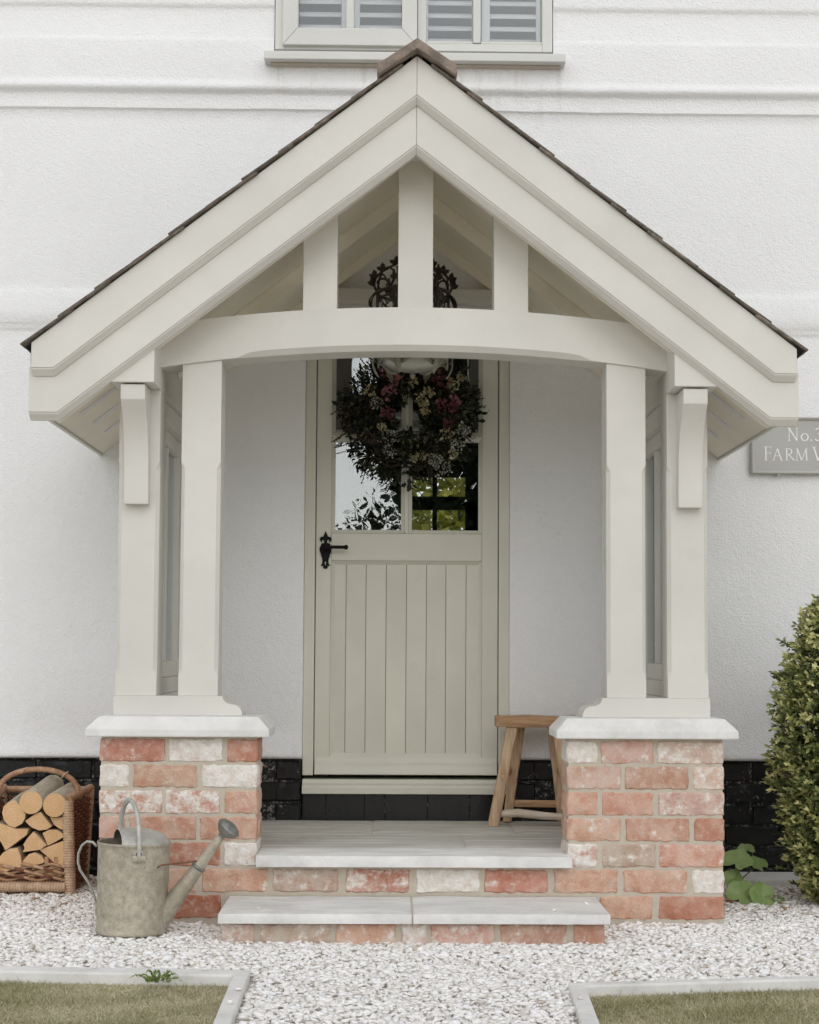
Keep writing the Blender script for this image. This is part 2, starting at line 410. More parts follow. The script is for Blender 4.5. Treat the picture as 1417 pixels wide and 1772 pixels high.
# ------------------------------------------------------------------ geometry helpers
class G:
    """collects vertices and faces for one mesh"""
    def __init__(s):
        s.v, s.f, s.mi = [], [], []
    def add(s, vs_, fs, mi=0):
        o = len(s.v)
        s.v += [tuple(p) for p in vs_]
        s.f += [tuple(i + o for i in f) for f in fs]
        s.mi += [mi] * len(fs)
        return s
    def box(s, x0, x1, y0, y1, z0, z1, mi=0):
        x0, x1 = min(x0, x1), max(x0, x1)
        return s.add([(x0, y0, z0), (x1, y0, z0), (x1, y1, z0), (x0, y1, z0), (x0, y0, z1), (x1, y0, z1), (x1, y1, z1), (x0, y1, z1)],
                     [(0, 3, 2, 1), (4, 5, 6, 7), (0, 1, 5, 4), (1, 2, 6, 5), (2, 3, 7, 6), (3, 0, 4, 7)], mi)
    def prism(s, poly, y0, y1, axis='y', mi=0, mi_side=None):
        """poly: (a,b) pairs; axis y -> (x,z), axis x -> (y,z), axis z -> (x,y)"""
        n = len(poly)
        def P(a, b, c):
            return (a, c, b) if axis == 'y' else ((c, a, b) if axis == 'x' else (a, b, c))
        vv = [P(a, b, y0) for a, b in poly] + [P(a, b, y1) for a, b in poly]
        s.add(vv, [tuple(range(n)), tuple(range(2 * n - 1, n - 1, -1))], mi)
        o = len(s.v) - 2 * n
        for i in range(n):
            j = (i + 1) % n
            s.f.append((o + i, o + n + i, o + n + j, o + j)); s.mi.append(mi if mi_side is None else mi_side)
        return s
    def tube(s, pts, r, n=8, caps=True, mi=0, flat=None):
        pts = [Vector(p) for p in pts]
        rs = r if isinstance(r, (list, tuple)) else [r] * len(pts)
        o = len(s.v)
        prev = None
        for i, p in enumerate(pts):
            d = (pts[min(i + 1, len(pts) - 1)] - pts[max(i - 1, 0)])
            if d.length < 1e-9: d = Vector((0, 0, 1))
            d.normalize()
            if prev is None:
                a = Vector((0, 0, 1)) if abs(d.z) < 0.9 else Vector((0, 1, 0))
                u = d.cross(a).normalized()
            else:
                u = (prev - d * prev.dot(d)).normalized()
            prev = u
            w = d.cross(u)
            ku, kw = (1, 1) if flat is None else flat
            for k in range(n):
                a = 2 * math.pi * k / n
                s.v.append(tuple(p + (u * math.cos(a) * ku + w * math.sin(a) * kw) * rs[i]))
        for i in range(len(pts) - 1):
            for k in range(n):
                k2 = (k + 1) % n
                s.f.append((o + i * n + k, o + i * n + k2, o + (i + 1) * n + k2, o + (i + 1) * n + k)); s.mi.append(mi)
        if caps:
            s.f.append(tuple(o + k for k in range(n - 1, -1, -1))); s.mi.append(mi)
            e = o + (len(pts) - 1) * n
            s.f.append(tuple(e + k for k in range(n))); s.mi.append(mi)
        return s
    def lathe(s, prof, n=32, center=(0, 0, 0), mat=None, a0=0.0, a1=2 * math.pi, mi=0):
        o = len(s.v)
        full = abs(a1 - a0 - 2 * math.pi) < 1e-6
        m = n if full else n + 1
        for r, z in prof:
            for k in range(m):
                a = a0 + (a1 - a0) * k / n
                p = Vector((r * math.cos(a), r * math.sin(a), z))
                if mat is not None: p = mat @ p
                s.v.append(tuple(p + Vector(center)))
        for i in range(len(prof) - 1):
            for k in range(n):
                k2 = (k + 1) % m
                s.f.append((o + i * m + k, o + i * m + k2, o + (i + 1) * m + k2, o + (i + 1) * m + k)); s.mi.append(mi)
        return s
    def mesh(s, name, bevel=0.0, smooth=False, seg=2, recalc=True):
        me = bpy.data.meshes.new(name)
        me.from_pydata(s.v, [], s.f)
        for p, m in zip(me.polygons, s.mi):
            p.material_index = m
        if bevel or recalc:
            bm = bmesh.new(); bm.from_mesh(me)
            if recalc: bmesh.ops.recalc_face_normals(bm, faces=bm.faces)
            if bevel:
                es = [e for e in bm.edges if len(e.link_faces) == 2 and e.calc_face_angle(0) > 0.35]
                bmesh.ops.bevel(bm, geom=es, offset=bevel, segments=seg, profile=0.6, affect='EDGES', clamp_overlap=True)
            bm.to_mesh(me); bm.free()
        if smooth:
            me.shade_smooth()
            me.set_sharp_from_angle(angle=math.radians(smooth if smooth is not True else 45))
        return me

def obj(name, g, mat, parent=None, bevel=0.0, smooth=False, loc=None, seg=2):
    me = g if isinstance(g, bpy.types.Mesh) else g.mesh(name, bevel, smooth, seg)
    o = bpy.data.objects.new(name, me)
    C.objects.link(o)
    ms = mat if isinstance(mat, (list, tuple)) else [mat]
    if len(me.materials) == 0:
        for m in ms:
            me.materials.append(M[m])
    if parent is not None:
        o.parent = parent
        if parent.get('base'):
            o.matrix_parent_inverse = Matrix.Translation(-Vector(parent['base']))
    if loc is not None:
        o.location = loc
    return o

def thing(name, label, cat, base=(0, 0, 0), group=None):
    o = bpy.data.objects.new(name, None)
    C.objects.link(o)
    o.location = base
    o.empty_display_size = 0.1
    if any(abs(b) > 1e-9 for b in base):
        o['base'] = list(base)
    tag(o, label, cat, group)
    return o

def tag(o, label, cat, group=None):
    o['label'] = label; o['category'] = cat
    if group: o['group'] = group
    return o

def struct(o):
    o['kind'] = 'structure'
    return o

def scatter_mesh(name, bv, bf, mats3, locs, tints=None, smooth=False):
    """many copies of a small base mesh baked into one mesh; mats3 (n,3,3), locs (n,3)"""
    bv = np.asarray(bv, float); bf = np.asarray(bf, int)
    n, k, m, fs = len(locs), len(bv), len(bf), bf.shape[1]
    V = np.einsum('nij,kj->nki', mats3, bv) + locs[:, None, :]
    F = bf[None] + (np.arange(n) * k)[:, None, None]
    me = bpy.data.meshes.new(name)
    me.vertices.add(n * k); me.vertices.foreach_set('co', V.reshape(-1).astype(np.float32))
    me.loops.add(n * m * fs); me.loops.foreach_set('vertex_index', F.reshape(-1).astype(np.int32))
    me.polygons.add(n * m)
    me.polygons.foreach_set('loop_start', (np.arange(n * m) * fs).astype(np.int32))
    me.polygons.foreach_set('loop_total', np.full(n * m, fs, np.int32))
    if tints is not None:
        a = me.attributes.new('tint', 'FLOAT', 'POINT')
        tt = np.repeat(np.asarray(tints, float), k) if len(tints) == n else np.asarray(tints, float)
        a.data.foreach_set('value', tt.astype(np.float32))
    me.update(); me.validate()
    return me

def rot_from_z(d, spin):
    """(n,3,3) matrices taking local Z to d with a random spin"""
    d = d / np.linalg.norm(d, axis=1, keepdims=True)
    a = np.where(np.abs(d[:, 2:3]) < 0.9, np.array([[0, 0, 1.0]]), np.array([[1.0, 0, 0]]))
    u = np.cross(a, d); u /= np.linalg.norm(u, axis=1, keepdims=True)
    w = np.cross(d, u)
    c, s = np.cos(spin)[:, None], np.sin(spin)[:, None]
    return np.stack([u * c + w * s, -u * s + w * c, d], axis=2)

LEAF_V = [(0, 0, 0), (0.28, 0.08, 0.5), (0, 0.0, 1.0), (-0.28, 0.08, 0.5)]     # folded leaf along Z
LEAF_F = [(0, 1, 2), (0, 2, 3)]

# ================================================================== GROUND
g = G(); g.add([(-150, -150, -0.05), (150, -150, -0.05), (150, 150, -0.05), (-150, 150, -0.05)], [(0, 1, 2, 3)])
struct(obj('ground', g, 'bounce_ground'))
g = G(); g.add([(-6, -3.4, -0.016), (6, -3.4, -0.016), (6, 0.0, -0.016), (-6, 0.0, -0.016)], [(0, 1, 2, 3)])
struct(obj('gravel_path', g, 'gravel_bed'))

# lawns (corner points follow the kerbs)
LA = [(-0.535, -2.225), (-0.51, -3.5), (-4, -3.5), (-4, -1.99)]
RA = [(0.480, -2.36), (4, -1.86), (4, -3.5), (0.43, -3.5)]
for nm, P in (('lawn', LA), ('lawn', RA)):
    g = G(); g.add([(x, y, -0.012) for x, y in P], [(0, 1, 2, 3)])
    struct(obj(nm, g, 'soil'))

# ================================================================== COTTAGE
cot = thing('cottage', 'white roughcast cottage front with black painted brick plinth and grey framed window', 'house', (0, 0.15, 0))
DX = -0.015                                  # the door sits a touch left of the porch axis
DO = (DX - 0.446, DX + 0.446, 0.0, 2.44)     # door opening
WO = (-0.612, 0.616, 3.575, 4.85)            # upstairs window opening

def prof(z):
    pts = [(-0.1, 0.004), (0.505, 0.004), (0.506, 0.012), (0.512, 0.024), (0.522, 0.026), (0.56, 0.012), (0.62, 0.002), (2.355, 0.0), (2.366, 0.008), (2.382, 0.009),
           (2.392, 0.017), (2.52, 0.013), (2.545, 0.003), (3.338, 0.0), (3.345, 0.013), (3.406, 0.013), (3.414, 0.018), (3.426, 0.038),
           (3.436, 0.042), (3.452, 0.040), (3.468, 0.030), (3.64, 0.027), (3.652, 0.026), (3.664, 0.020), (3.795, 0.018), (3.803, 0.028), (6.0, 0.028)]
    for (a, b), (c, d) in zip(pts, pts[1:]):
        if z <= c:
            return b + (d - b) * (z - a) / (c - a)
    return pts[-1][1]
def wall_mesh():
    xs = set(np.round(np.arange(-5.0, 5.01, 0.10), 3)) | {round(v, 3) for v in DO[:2] + WO[:2]}
    zs = set(np.round(np.arange(0.65, 5.5, 0.12), 3)) | {DO[3], WO[2], WO[3], 0.505, 0.509, 0.514, 0.522, 0.54, 0.56, 0.59, 0.62, 2.35, 2.357, 2.362, 2.368,
          2.38, 2.386, 2.393, 2.45, 2.52, 2.534, 2.55, 3.335, 3.340, 3.346, 3.37, 3.404, 3.410, 3.416, 3.422, 3.428, 3.436, 3.445, 3.456, 3.468, 3.48,
          3.64, 3.65, 3.658, 3.666, 3.79, 3.797, 3.804, 3.82}
    xs, zs = sorted(xs), sorted(zs)
    g = G(); idx = {}
    for i, x in enumerate(xs):
        for j, z in enumerate(zs):
            wob = 0.006 * mnoise.noise((x * 1.3, 0, 3.1)) + 0.0025 * mnoise.noise((x * 7, 1, 2))
            edge = any(abs(z - e) < 1e-6 for e in (DO[3], WO[2], WO[3])) or j == 0
            zz = z if edge else z + wob
            y = -prof(z) + 0.004 * mnoise.noise((x * 1.7, z * 1.7, 0.5)) + 0.0015 * mnoise.noise((x * 6, z * 6, 4))
            idx[i, j] = len(g.v); g.v.append((x, y, zz))
    for i in range(len(xs) - 1):
        for j in range(len(zs) - 1):
            cx, cz = (xs[i] + xs[i + 1]) / 2, (zs[j] + zs[j + 1]) / 2
            if any(o[0] < cx < o[1] and o[2] < cz < o[3] for o in (DO, WO)):
                continue
            g.f.append((idx[i, j], idx[i + 1, j], idx[i + 1, j + 1], idx[i, j + 1])); g.mi.append(0)
    # reveals
    def strip(a, b, dy):
        ia, ib = (a, b)
        p, q = g.v[ia], g.v[ib]
        o = len(g.v)
        g.v.extend([(p[0], dy, p[2]), (q[0], dy, q[2])])
        g.f.append((ia, ib, o + 1, o)); g.mi.append(0)
    for o in (DO, WO):
        i0, i1 = xs.index(round(o[0], 3)), xs.index(round(o[1], 3))
        js = [j for j, z in enumerate(zs) if o[2] - 1e-6 <= z <= o[3] + 1e-6]
        for a, b in zip(js, js[1:]):
            strip(idx[i0, a], idx[i0, b], 0.28); strip(idx[i1, a], idx[i1, b], 0.28)
        ii = range(i0, i1)
        for i in ii:
            strip(idx[i, js[-1]], idx[i + 1, js[-1]], 0.28)
            if o is WO: strip(idx[i, js[0]], idx[i + 1, js[0]], 0.28)
    # underside of the drip and the wall's back
    for i in range(len(xs) - 1):
        if DO[0] < (xs[i] + xs[i + 1]) / 2 < DO[1]: continue
        strip(idx[i, 0], idx[i + 1, 0], 0.05)
    me = g.mesh('wall', smooth=50)
    return me
obj('wall', wall_mesh(), 'roughcast', cot)

# black painted plinth, brick by brick
pl = obj('plinth', G().box(-5, DO[0] - 0.004, 0.013, 0.25, -0.1, 0.503).box(DO[1] + 0.004, 5, 0.013, 0.25, -0.1, 0.503), 'black_mortar', cot)
def rough_brick(w, d, h, jit=0.0022, seed=0, cham=0.005):
    """a worn brick centred on the origin: subdivided box with rounded, uneven arrises"""
    r = random.Random(seed)
    bm = bmesh.new()
    bmesh.ops.create_cube(bm, size=1.0)
    for v in bm.verts:
        v.co = Vector((v.co.x * w, v.co.y * d, v.co.z * h))
    bmesh.ops.bevel(bm, geom=bm.edges[:], offset=cham, segments=1, affect='EDGES')
    le = [e for e in bm.edges if e.calc_length() > 0.05]
    bmesh.ops.subdivide_edges(bm, edges=[e for e in le if abs((e.verts[0].co - e.verts[1].co).x) > 0.05], cuts=max(2, int(w / 0.018)), use_grid_fill=True)
    bmesh.ops.subdivide_edges(bm, edges=[e for e in bm.edges if abs((e.verts[0].co - e.verts[1].co).z) > 0.04], cuts=2, use_grid_fill=True)
    off = Vector((seed * 3.17, seed * 1.3, 0.7))
    for v in bm.verts:
        p = v.co * 55 + off
        v.co += Vector((mnoise.noise(p), 0.6 * mnoise.noise(p + Vector((9, 0, 0))), mnoise.noise(p + Vector((0, 9, 0))))) * jit
    me = bpy.data.meshes.new('brick'); bm.to_mesh(me); bm.free()
    me.shade_smooth(); me.set_sharp_from_angle(angle=math.radians(38))
    return me
variants = [rough_brick(0.226, 0.10, 0.080, 0.004, 40 + i, 0.006) for i in range(4)]
half = [rough_brick(0.108, 0.10, 0.080, 0.004, 60 + i, 0.006) for i in range(2)]
for me in variants + half: me.materials.append(M['black_brick'])
for row in range(6):
    z = 0.503 - 0.0915 * row - 0.046
    if z < -0.03: break
    x = -2.3 - (0.12 if row % 2 else 0)
    while x < 2.4:
        cx = x + 0.118
        if not (DO[0] - 0.11 < cx < DO[1] + 0.11):
            o = obj('brick', random.choice(variants), 'black_brick', pl, loc=(cx, 0.055 + random.uniform(-.002, .002), z))
            o.rotation_euler = (0, random.uniform(-.006, .006), 0)
        x += 0.236
# half bricks closing against the door opening
for row in range(6):
    z = 0.503 - 0.0915 * row - 0.046
    if z < -0.03: break
    obj('brick', half[row % 2], 'black_brick', pl, loc=(DO[0] - 0.058, 0.052, z))
    obj('brick', half[(row + 1) % 2], 'black_brick', pl, loc=(DO[1] + 0.058, 0.052, z))

# upstairs window ---------------------------------------------------------
x0, x1, z0, z1 = -0.608, 0.612, 3.606, 4.80
YF = -0.035
win = obj('window', G().box(x0, x0 + 0.045, YF, 0.06, z0, z1).box(x1 - 0.045, x1, YF, 0.06, z0, z1)
          .box(x0 + 0.0452, x1 - 0.0452, YF + 0.001, 0.059, z0, z0 + 0.034).box(x0 + 0.0452, x1 - 0.0452, YF + 0.001, 0.059, z1 - 0.04, z1)
          .box(0.018, 0.056, YF + 0.002, 0.058, z0 + 0.0345, z1 - 0.0405), 'sash_paint', cot, 0.003)
# left casement, proud of the frame
a0, a1, b0, b1 = -0.574, 0.016, 3.618, 4.78
m_ = 0.068
obj('casement', G().prism([(a0, b0), (a1, b0), (a1 - m_, b0 + m_ + 0.01), (a0 + m_, b0 + m_ + 0.01)], YF - 0.024, 0.03)
    .prism([(a0, b0 + .0004), (a0 + m_, b0 + m_ + 0.0104), (a0 + m_, b1 - m_), (a0, b1)], YF - 0.0235, 0.03)
    .prism([(a1, b0 + .0004), (a1, b1), (a1 - m_, b1 - m_), (a1 - m_, b0 + m_ + 0.0104)], YF - 0.0235, 0.03)
    .prism([(a0 + .0004, b1), (a0 + m_, b1 - m_ + .0004), (a1 - m_, b1 - m_ + .0004), (a1 - .0004, b1)], YF - 0.024, 0.03), 'sash_paint', win, 0.004)
obj('glazing_bar', G().box(-0.296, -0.262, YF - 0.012, 0.02, b0 + m_ + .012, b1 - m_ - .001), 'sash_paint', win, 0.005)
obj('glazing_bar', G().box(0.262, 0.296, YF - 0.004, 0.02, z0 + 0.036, z1 - 0.042), 'sash_paint', win, 0.005)
obj('glazing_bead', G().box(0.0565, 0.2615, YF + 0.004, 0.018, z0 + 0.0346, z0 + 0.046).box(0.2965, 0.5665, YF + 0.004, 0.018, z0 + 0.0346, z0 + 0.046), 'sash_paint', win, 0.003)
for (p0, p1, q0) in ((-0.505, -0.297, b0 + m_ + .012), (-0.261, -0.054, b0 + m_ + .012), (0.0575, 0.261, z0 + 0.036), (0.297, 0.566, z0 + 0.036)):
    obj('pane', G().box(p0, p1, 0.004, 0.010, q0, 4.73), 'window_glass', win)
obj('window_sill', G().box(-0.650, 0.664, -0.105, 0.05, 3.537, 3.5735), 'sash_paint', win, 0.004)
obj('sill_mortar', G().box(-0.625, 0.645, -0.062, -0.03, 3.529, 3.5366), 'mortar', win, 0.002)
# plantation shutters behind the glass
for (s0, s1) in ((-0.560, -0.285), (-0.275, 0.000), (0.030, 0.298), (0.306, 0.585)):
    w = 0.036
    sh = obj('shutter', G().box(s0, s0 + w, 0.064, 0.088, 3.60, 4.78).box(s1 - w, s1, 0.064, 0.088, 3.60, 4.78)
             .box(s0 + w + .0004, s1 - w - .0004, 0.065, 0.087, 3.60, 3.66), 'shutter_white', win, 0.003)
    for k in range(19):
        zc = 3.694 + 0.058 * k
        gg = G(); c, s_ = math.cos(0.62), math.sin(0.62)
        pts = [(-0.030, -0.003), (-0.012, -0.0055), (0.012, -0.0055), (0.030, -0.003), (0.030, 0.003), (0.012, 0.0055), (-0.012, 0.0055), (-0.030, 0.003)]
        gg.prism([(0.078 + a * c - b * s_, zc + a * s_ + b * c) for a, b in pts], s0 + w + 0.001, s1 - w - 0.001, 'x')
        obj('slat', gg, 'shutter_white', sh, smooth=50)
# rooms behind the openings (closed boxes, seen only through glass)
def room(name, xa, xb, ya, yb, za, zb, mat, holes_back=None):
    g = G()
    g.add([(xa, ya, za), (xb, ya, za), (xb, yb, za), (xa, yb, za)], [(0, 1, 2, 3)])
    g.add([(xa, ya, zb), (xb, ya, zb), (xb, yb, zb), (xa, yb, zb)], [(0, 3, 2, 1)])
    g.add([(xa, ya, za), (xa, yb, za), (xa, yb, zb), (xa, ya, zb)], [(0, 1, 2, 3)])
    g.add([(xb, ya, za), (xb, yb, za), (xb, yb, zb), (xb, ya, zb)], [(0, 3, 2, 1)])
    if holes_back:
        hx0, hx1, hz0, hz1 = holes_back
        for a, b, c, d in ((xa, hx0, za, zb), (hx1, xb, za, zb), (hx0, hx1, za, hz0), (hx0, hx1, hz1, zb)):
            g.add([(a, yb, c), (b, yb, c), (b, yb, d), (a, yb, d)], [(0, 1, 2, 3)])
    else:
        g.add([(xa, yb, za), (xb, yb, za), (xb, yb, zb), (xa, yb, zb)], [(0, 1, 2, 3)])
    return obj(name, g, mat, cot)
room('bedroom', -1.6, 1.6, 0.281, 2.0, 3.3, 5.0, 'room_grey')
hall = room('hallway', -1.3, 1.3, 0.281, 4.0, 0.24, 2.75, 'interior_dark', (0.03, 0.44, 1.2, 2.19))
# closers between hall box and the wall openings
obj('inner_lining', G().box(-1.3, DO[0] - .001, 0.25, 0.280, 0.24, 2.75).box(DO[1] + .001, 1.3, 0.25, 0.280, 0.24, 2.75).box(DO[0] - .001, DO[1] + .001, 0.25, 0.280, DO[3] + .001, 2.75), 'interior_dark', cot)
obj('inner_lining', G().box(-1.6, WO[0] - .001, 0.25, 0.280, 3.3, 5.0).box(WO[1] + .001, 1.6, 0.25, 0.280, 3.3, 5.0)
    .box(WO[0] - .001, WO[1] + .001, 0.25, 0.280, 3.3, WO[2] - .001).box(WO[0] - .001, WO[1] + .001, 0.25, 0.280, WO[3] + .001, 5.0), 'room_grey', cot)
bw = obj('back_window', G().box(0.03, 0.055, 3.97, 4.03, 1.2, 2.19).box(0.415, 0.44, 3.97, 4.03, 1.2, 2.19).box(0.0552, 0.4148, 3.971, 4.029, 2.165, 2.19)
         .box(0.0552, 0.4148, 3.971, 4.029, 1.2, 1.23).box(0.192, 0.222, 3.972, 4.028, 1.2302, 2.1648).box(0.0552, 0.1918, 3.973, 4.027, 1.94, 2.03).box(0.2222, 0.4148, 3.973, 4.027, 1.94, 2.03), 'black_iron', cot)

# ------------------------------------------------------------------ front door
FR0, FR1 = DX - 0.4455, DX + 0.4455
LF0, LF1 = DX - 0.396, DX + 0.397
YD = 0.035
fr = obj('door_frame', G().box(FR0, LF0 - 0.003, 0.018, 0.12, 0.434, 2.4395).box(LF1 + 0.003, FR1, 0.018, 0.12, 0.434, 2.4395)
         .box(LF0 - 0.0028, LF1 + 0.0028, 0.019, 0.119, 2.385, 2.4394), 'door_paint', cot, 0.004)
obj('threshold', G().prism([(-0.022, 0.358), (0.14, 0.358), (0.14, 0.422), (0.012, 0.418), (0.002, 0.402), (-0.020, 0.394), (-0.024, 0.388)], FR0 + .001, FR1 - .001, 'x'), 'door_paint', fr, 0.003)
G0, G1 = -0.345, 0.312                 # outer edges of the glazed and boarded area
leaf = obj('front_door', G().box(LF0, G0, YD, YD + 0.05, 0.434, 2.38).box(G1, LF1, YD, YD + 0.05, 0.434, 2.38)
           .box(G0 + .0003, G1 - .0003, YD + .0005, YD + 0.0495, 2.31, 2.3795).box(G0 + .0003, G1 - .0003, YD + .0005, YD + 0.0495, 1.362, 1.482)
           .box(G0 + .0003, G1 - .0003, YD + .0005, YD + 0.0495, 0.4345, 0.512), 'door_paint', cot, 0.004)
# moulding round the panels
def bead(x0, x1, z0, z1, w, ya, yb, parent, mat='door_paint'):
    pr = [(ya, 0), (yb, w)]
    def fr_(i):
        y, k = pr[i]
        return [(x0 + k, y, z0 + k), (x1 - k, y, z0 + k), (x1 - k, y, z1 - k), (x0 + k, y, z1 - k)]
    g = G(); g.add(fr_(0) + fr_(1), [(0, 1, 5, 4), (1, 2, 6, 5), (2, 3, 7, 6), (3, 0, 4, 7)])
    k = w
    g.add(fr_(1) + [(x, y + 0.03, z) for x, y, z in fr_(1)], [(0, 1, 5, 4), (1, 2, 6, 5), (2, 3, 7, 6), (3, 0, 4, 7)])
    return obj('moulding', g, mat, parent)
bead(G0 + .0005, G1 - .0005, 0.5125, 1.3615, 0.016, YD + 0.001, YD + 0.014, leaf)
gx = [G0, -0.279, -0.192, -0.104, -0.016, 0.071, 0.156, 0.244, G1]
for a, b in zip(gx, gx[1:]):
    gg = G(); y = YD + 0.014
    gg.prism([(a + 0.0006, y + 0.003), (a + 0.0020, y), (b - 0.0020, y), (b - 0.0006, y + 0.003), (b - 0.0006, y + 0.02), (a + 0.0006, y + 0.02)], 0.5127, 1.3613, 'z')
    obj('plank', gg, 'door_paint', leaf)
obj('plank_backing', G().box(G0 + .001, G1 - .001, YD + 0.0345, YD + 0.046, 0.5127, 1.3613), 'interior_dark', leaf)
# weatherboard at the foot
obj('weather_bar', G().prism([(YD - 0.0005, 0.513), (YD - 0.006, 0.505), (YD - 0.012, 0.490), (YD - 0.012, 0.482), (YD - 0.020, 0.474), (YD - 0.028, 0.455), (YD - 0.030, 0.440), (YD - 0.0005, 0.436)], LF0 + 0.004, LF1 - 0.004, 'x'), 'door_paint', leaf, smooth=30)
# glazing
PX = [(-0.329, -0.042), (0.007, 0.296)]
PZ = [(1.496, 1.893), (1.920, 2.298)]
for k, (a, b) in enumerate(((G0 + .0005, -0.0265), (-0.0085, G1 - .0005))):
    for (c, d) in ((1.4825, 1.9), (1.913, 2.3095)):
        bead(a, b, c, d, 0.015, YD + 0.001, YD + 0.013, leaf)
obj('glazing_bar', G().box(-0.0262, -0.0088, YD + 0.0005, YD + 0.04, 1.4822, 2.3098), 'door_paint', leaf, 0.003)
obj('glazing_bar', G().box(G0 + .0008, -0.0266, YD + 0.0012, YD + 0.04, 1.9005, 1.9125).box(-0.0084, G1 - .0008, YD + 0.0012, YD + 0.04, 1.9005, 1.9125), 'door_paint', leaf, 0.003)
for (a, b) in PX:
    for (c, d) in PZ:
        obj('pane', G().box(a - 0.003, b + 0.003, YD + 0.020, YD + 0.026, c - 0.003, d + 0.003), 'door_glass', leaf)
# tiles below the threshold
tx = [FR0 + .002, -0.36, -0.192, -0.104, 0.08, 0.262, FR1 - .002]
for a, b in zip(tx, tx[1:]):
    obj('tile', G().box(a + 0.0012, b - 0.0012, 0.022, 0.04, 0.232, 0.354), 'black_tile', fr, 0.002)
obj('tile_bed', G().box(FR0, FR1, 0.026, 0.2, 0.228, 0.3575), 'black_mortar', fr)
# iron handle
hx, hz = -0.369, 1.405
def mir(pts): return [(hx + a, hz + b) for a, b in pts] + [(hx - a, hz + b) for a, b in reversed(pts)]
plate = [(0.0, 0.086), (0.006, 0.072), (0.011, 0.060), (0.016, 0.061), (0.023, 0.058), (0.0255, 0.050), (0.023, 0.041), (0.017, 0.036), (0.014, 0.038),
         (0.016, 0.044), (0.012, 0.048), (0.007, 0.044), (0.006, 0.034), (0.020, 0.030), (0.020, 0.024), (0.026, 0.012), (0.026, 0.002), (0.022, -0.012), (0.019, -0.018),
         (0.020, -0.022), (0.016, -0.030), (0.013, -0.044), (0.014, -0.056), (0.021, -0.066), (0.010, -0.067), (0.010, -0.074), (0.006, -0.079), (0.0, -0.080)]
hp = obj('handle_plate', G().prism(mir(plate)[:-1] if False else [(hx + a, hz + b) for a, b in plate] + [(hx - a, hz + b) for a, b in plate[-2:0:-1]], YD - 0.006, YD - 0.0003), 'black_iron', leaf, 0.001)
obj('lever', G().tube([(hx, YD - 0.004, hz + 0.012), (hx, YD - 0.045, hz + 0.012)], 0.009, 10)
    .tube([(hx - 0.004, YD - 0.045, hz + 0.012), (hx + 0.03, YD - 0.047, hz + 0.0125), (hx + 0.084, YD - 0.047, hz + 0.012)], [0.010, 0.0075, 0.0075], 10)
    .tube([(hx + 0.082, YD - 0.047, hz + 0.012), (hx + 0.086, YD - 0.047, hz + 0.012), (hx + 0.095, YD - 0.047, hz + 0.012), (hx + 0.099, YD - 0.047, hz + 0.012)], [0.007, 0.0105, 0.0105, 0.005], 10), 'black_iron', leaf, smooth=40)
obj('keyhole', G().tube([(hx, YD - 0.0075, hz - 0.052), (hx, YD - 0.0055, hz - 0.052)], 0.003, 8).box(hx - 0.0014, hx + 0.0014, YD - 0.0073, YD - 0.0058, hz - 0.064, hz - 0.053), 'galvanised_light', leaf)

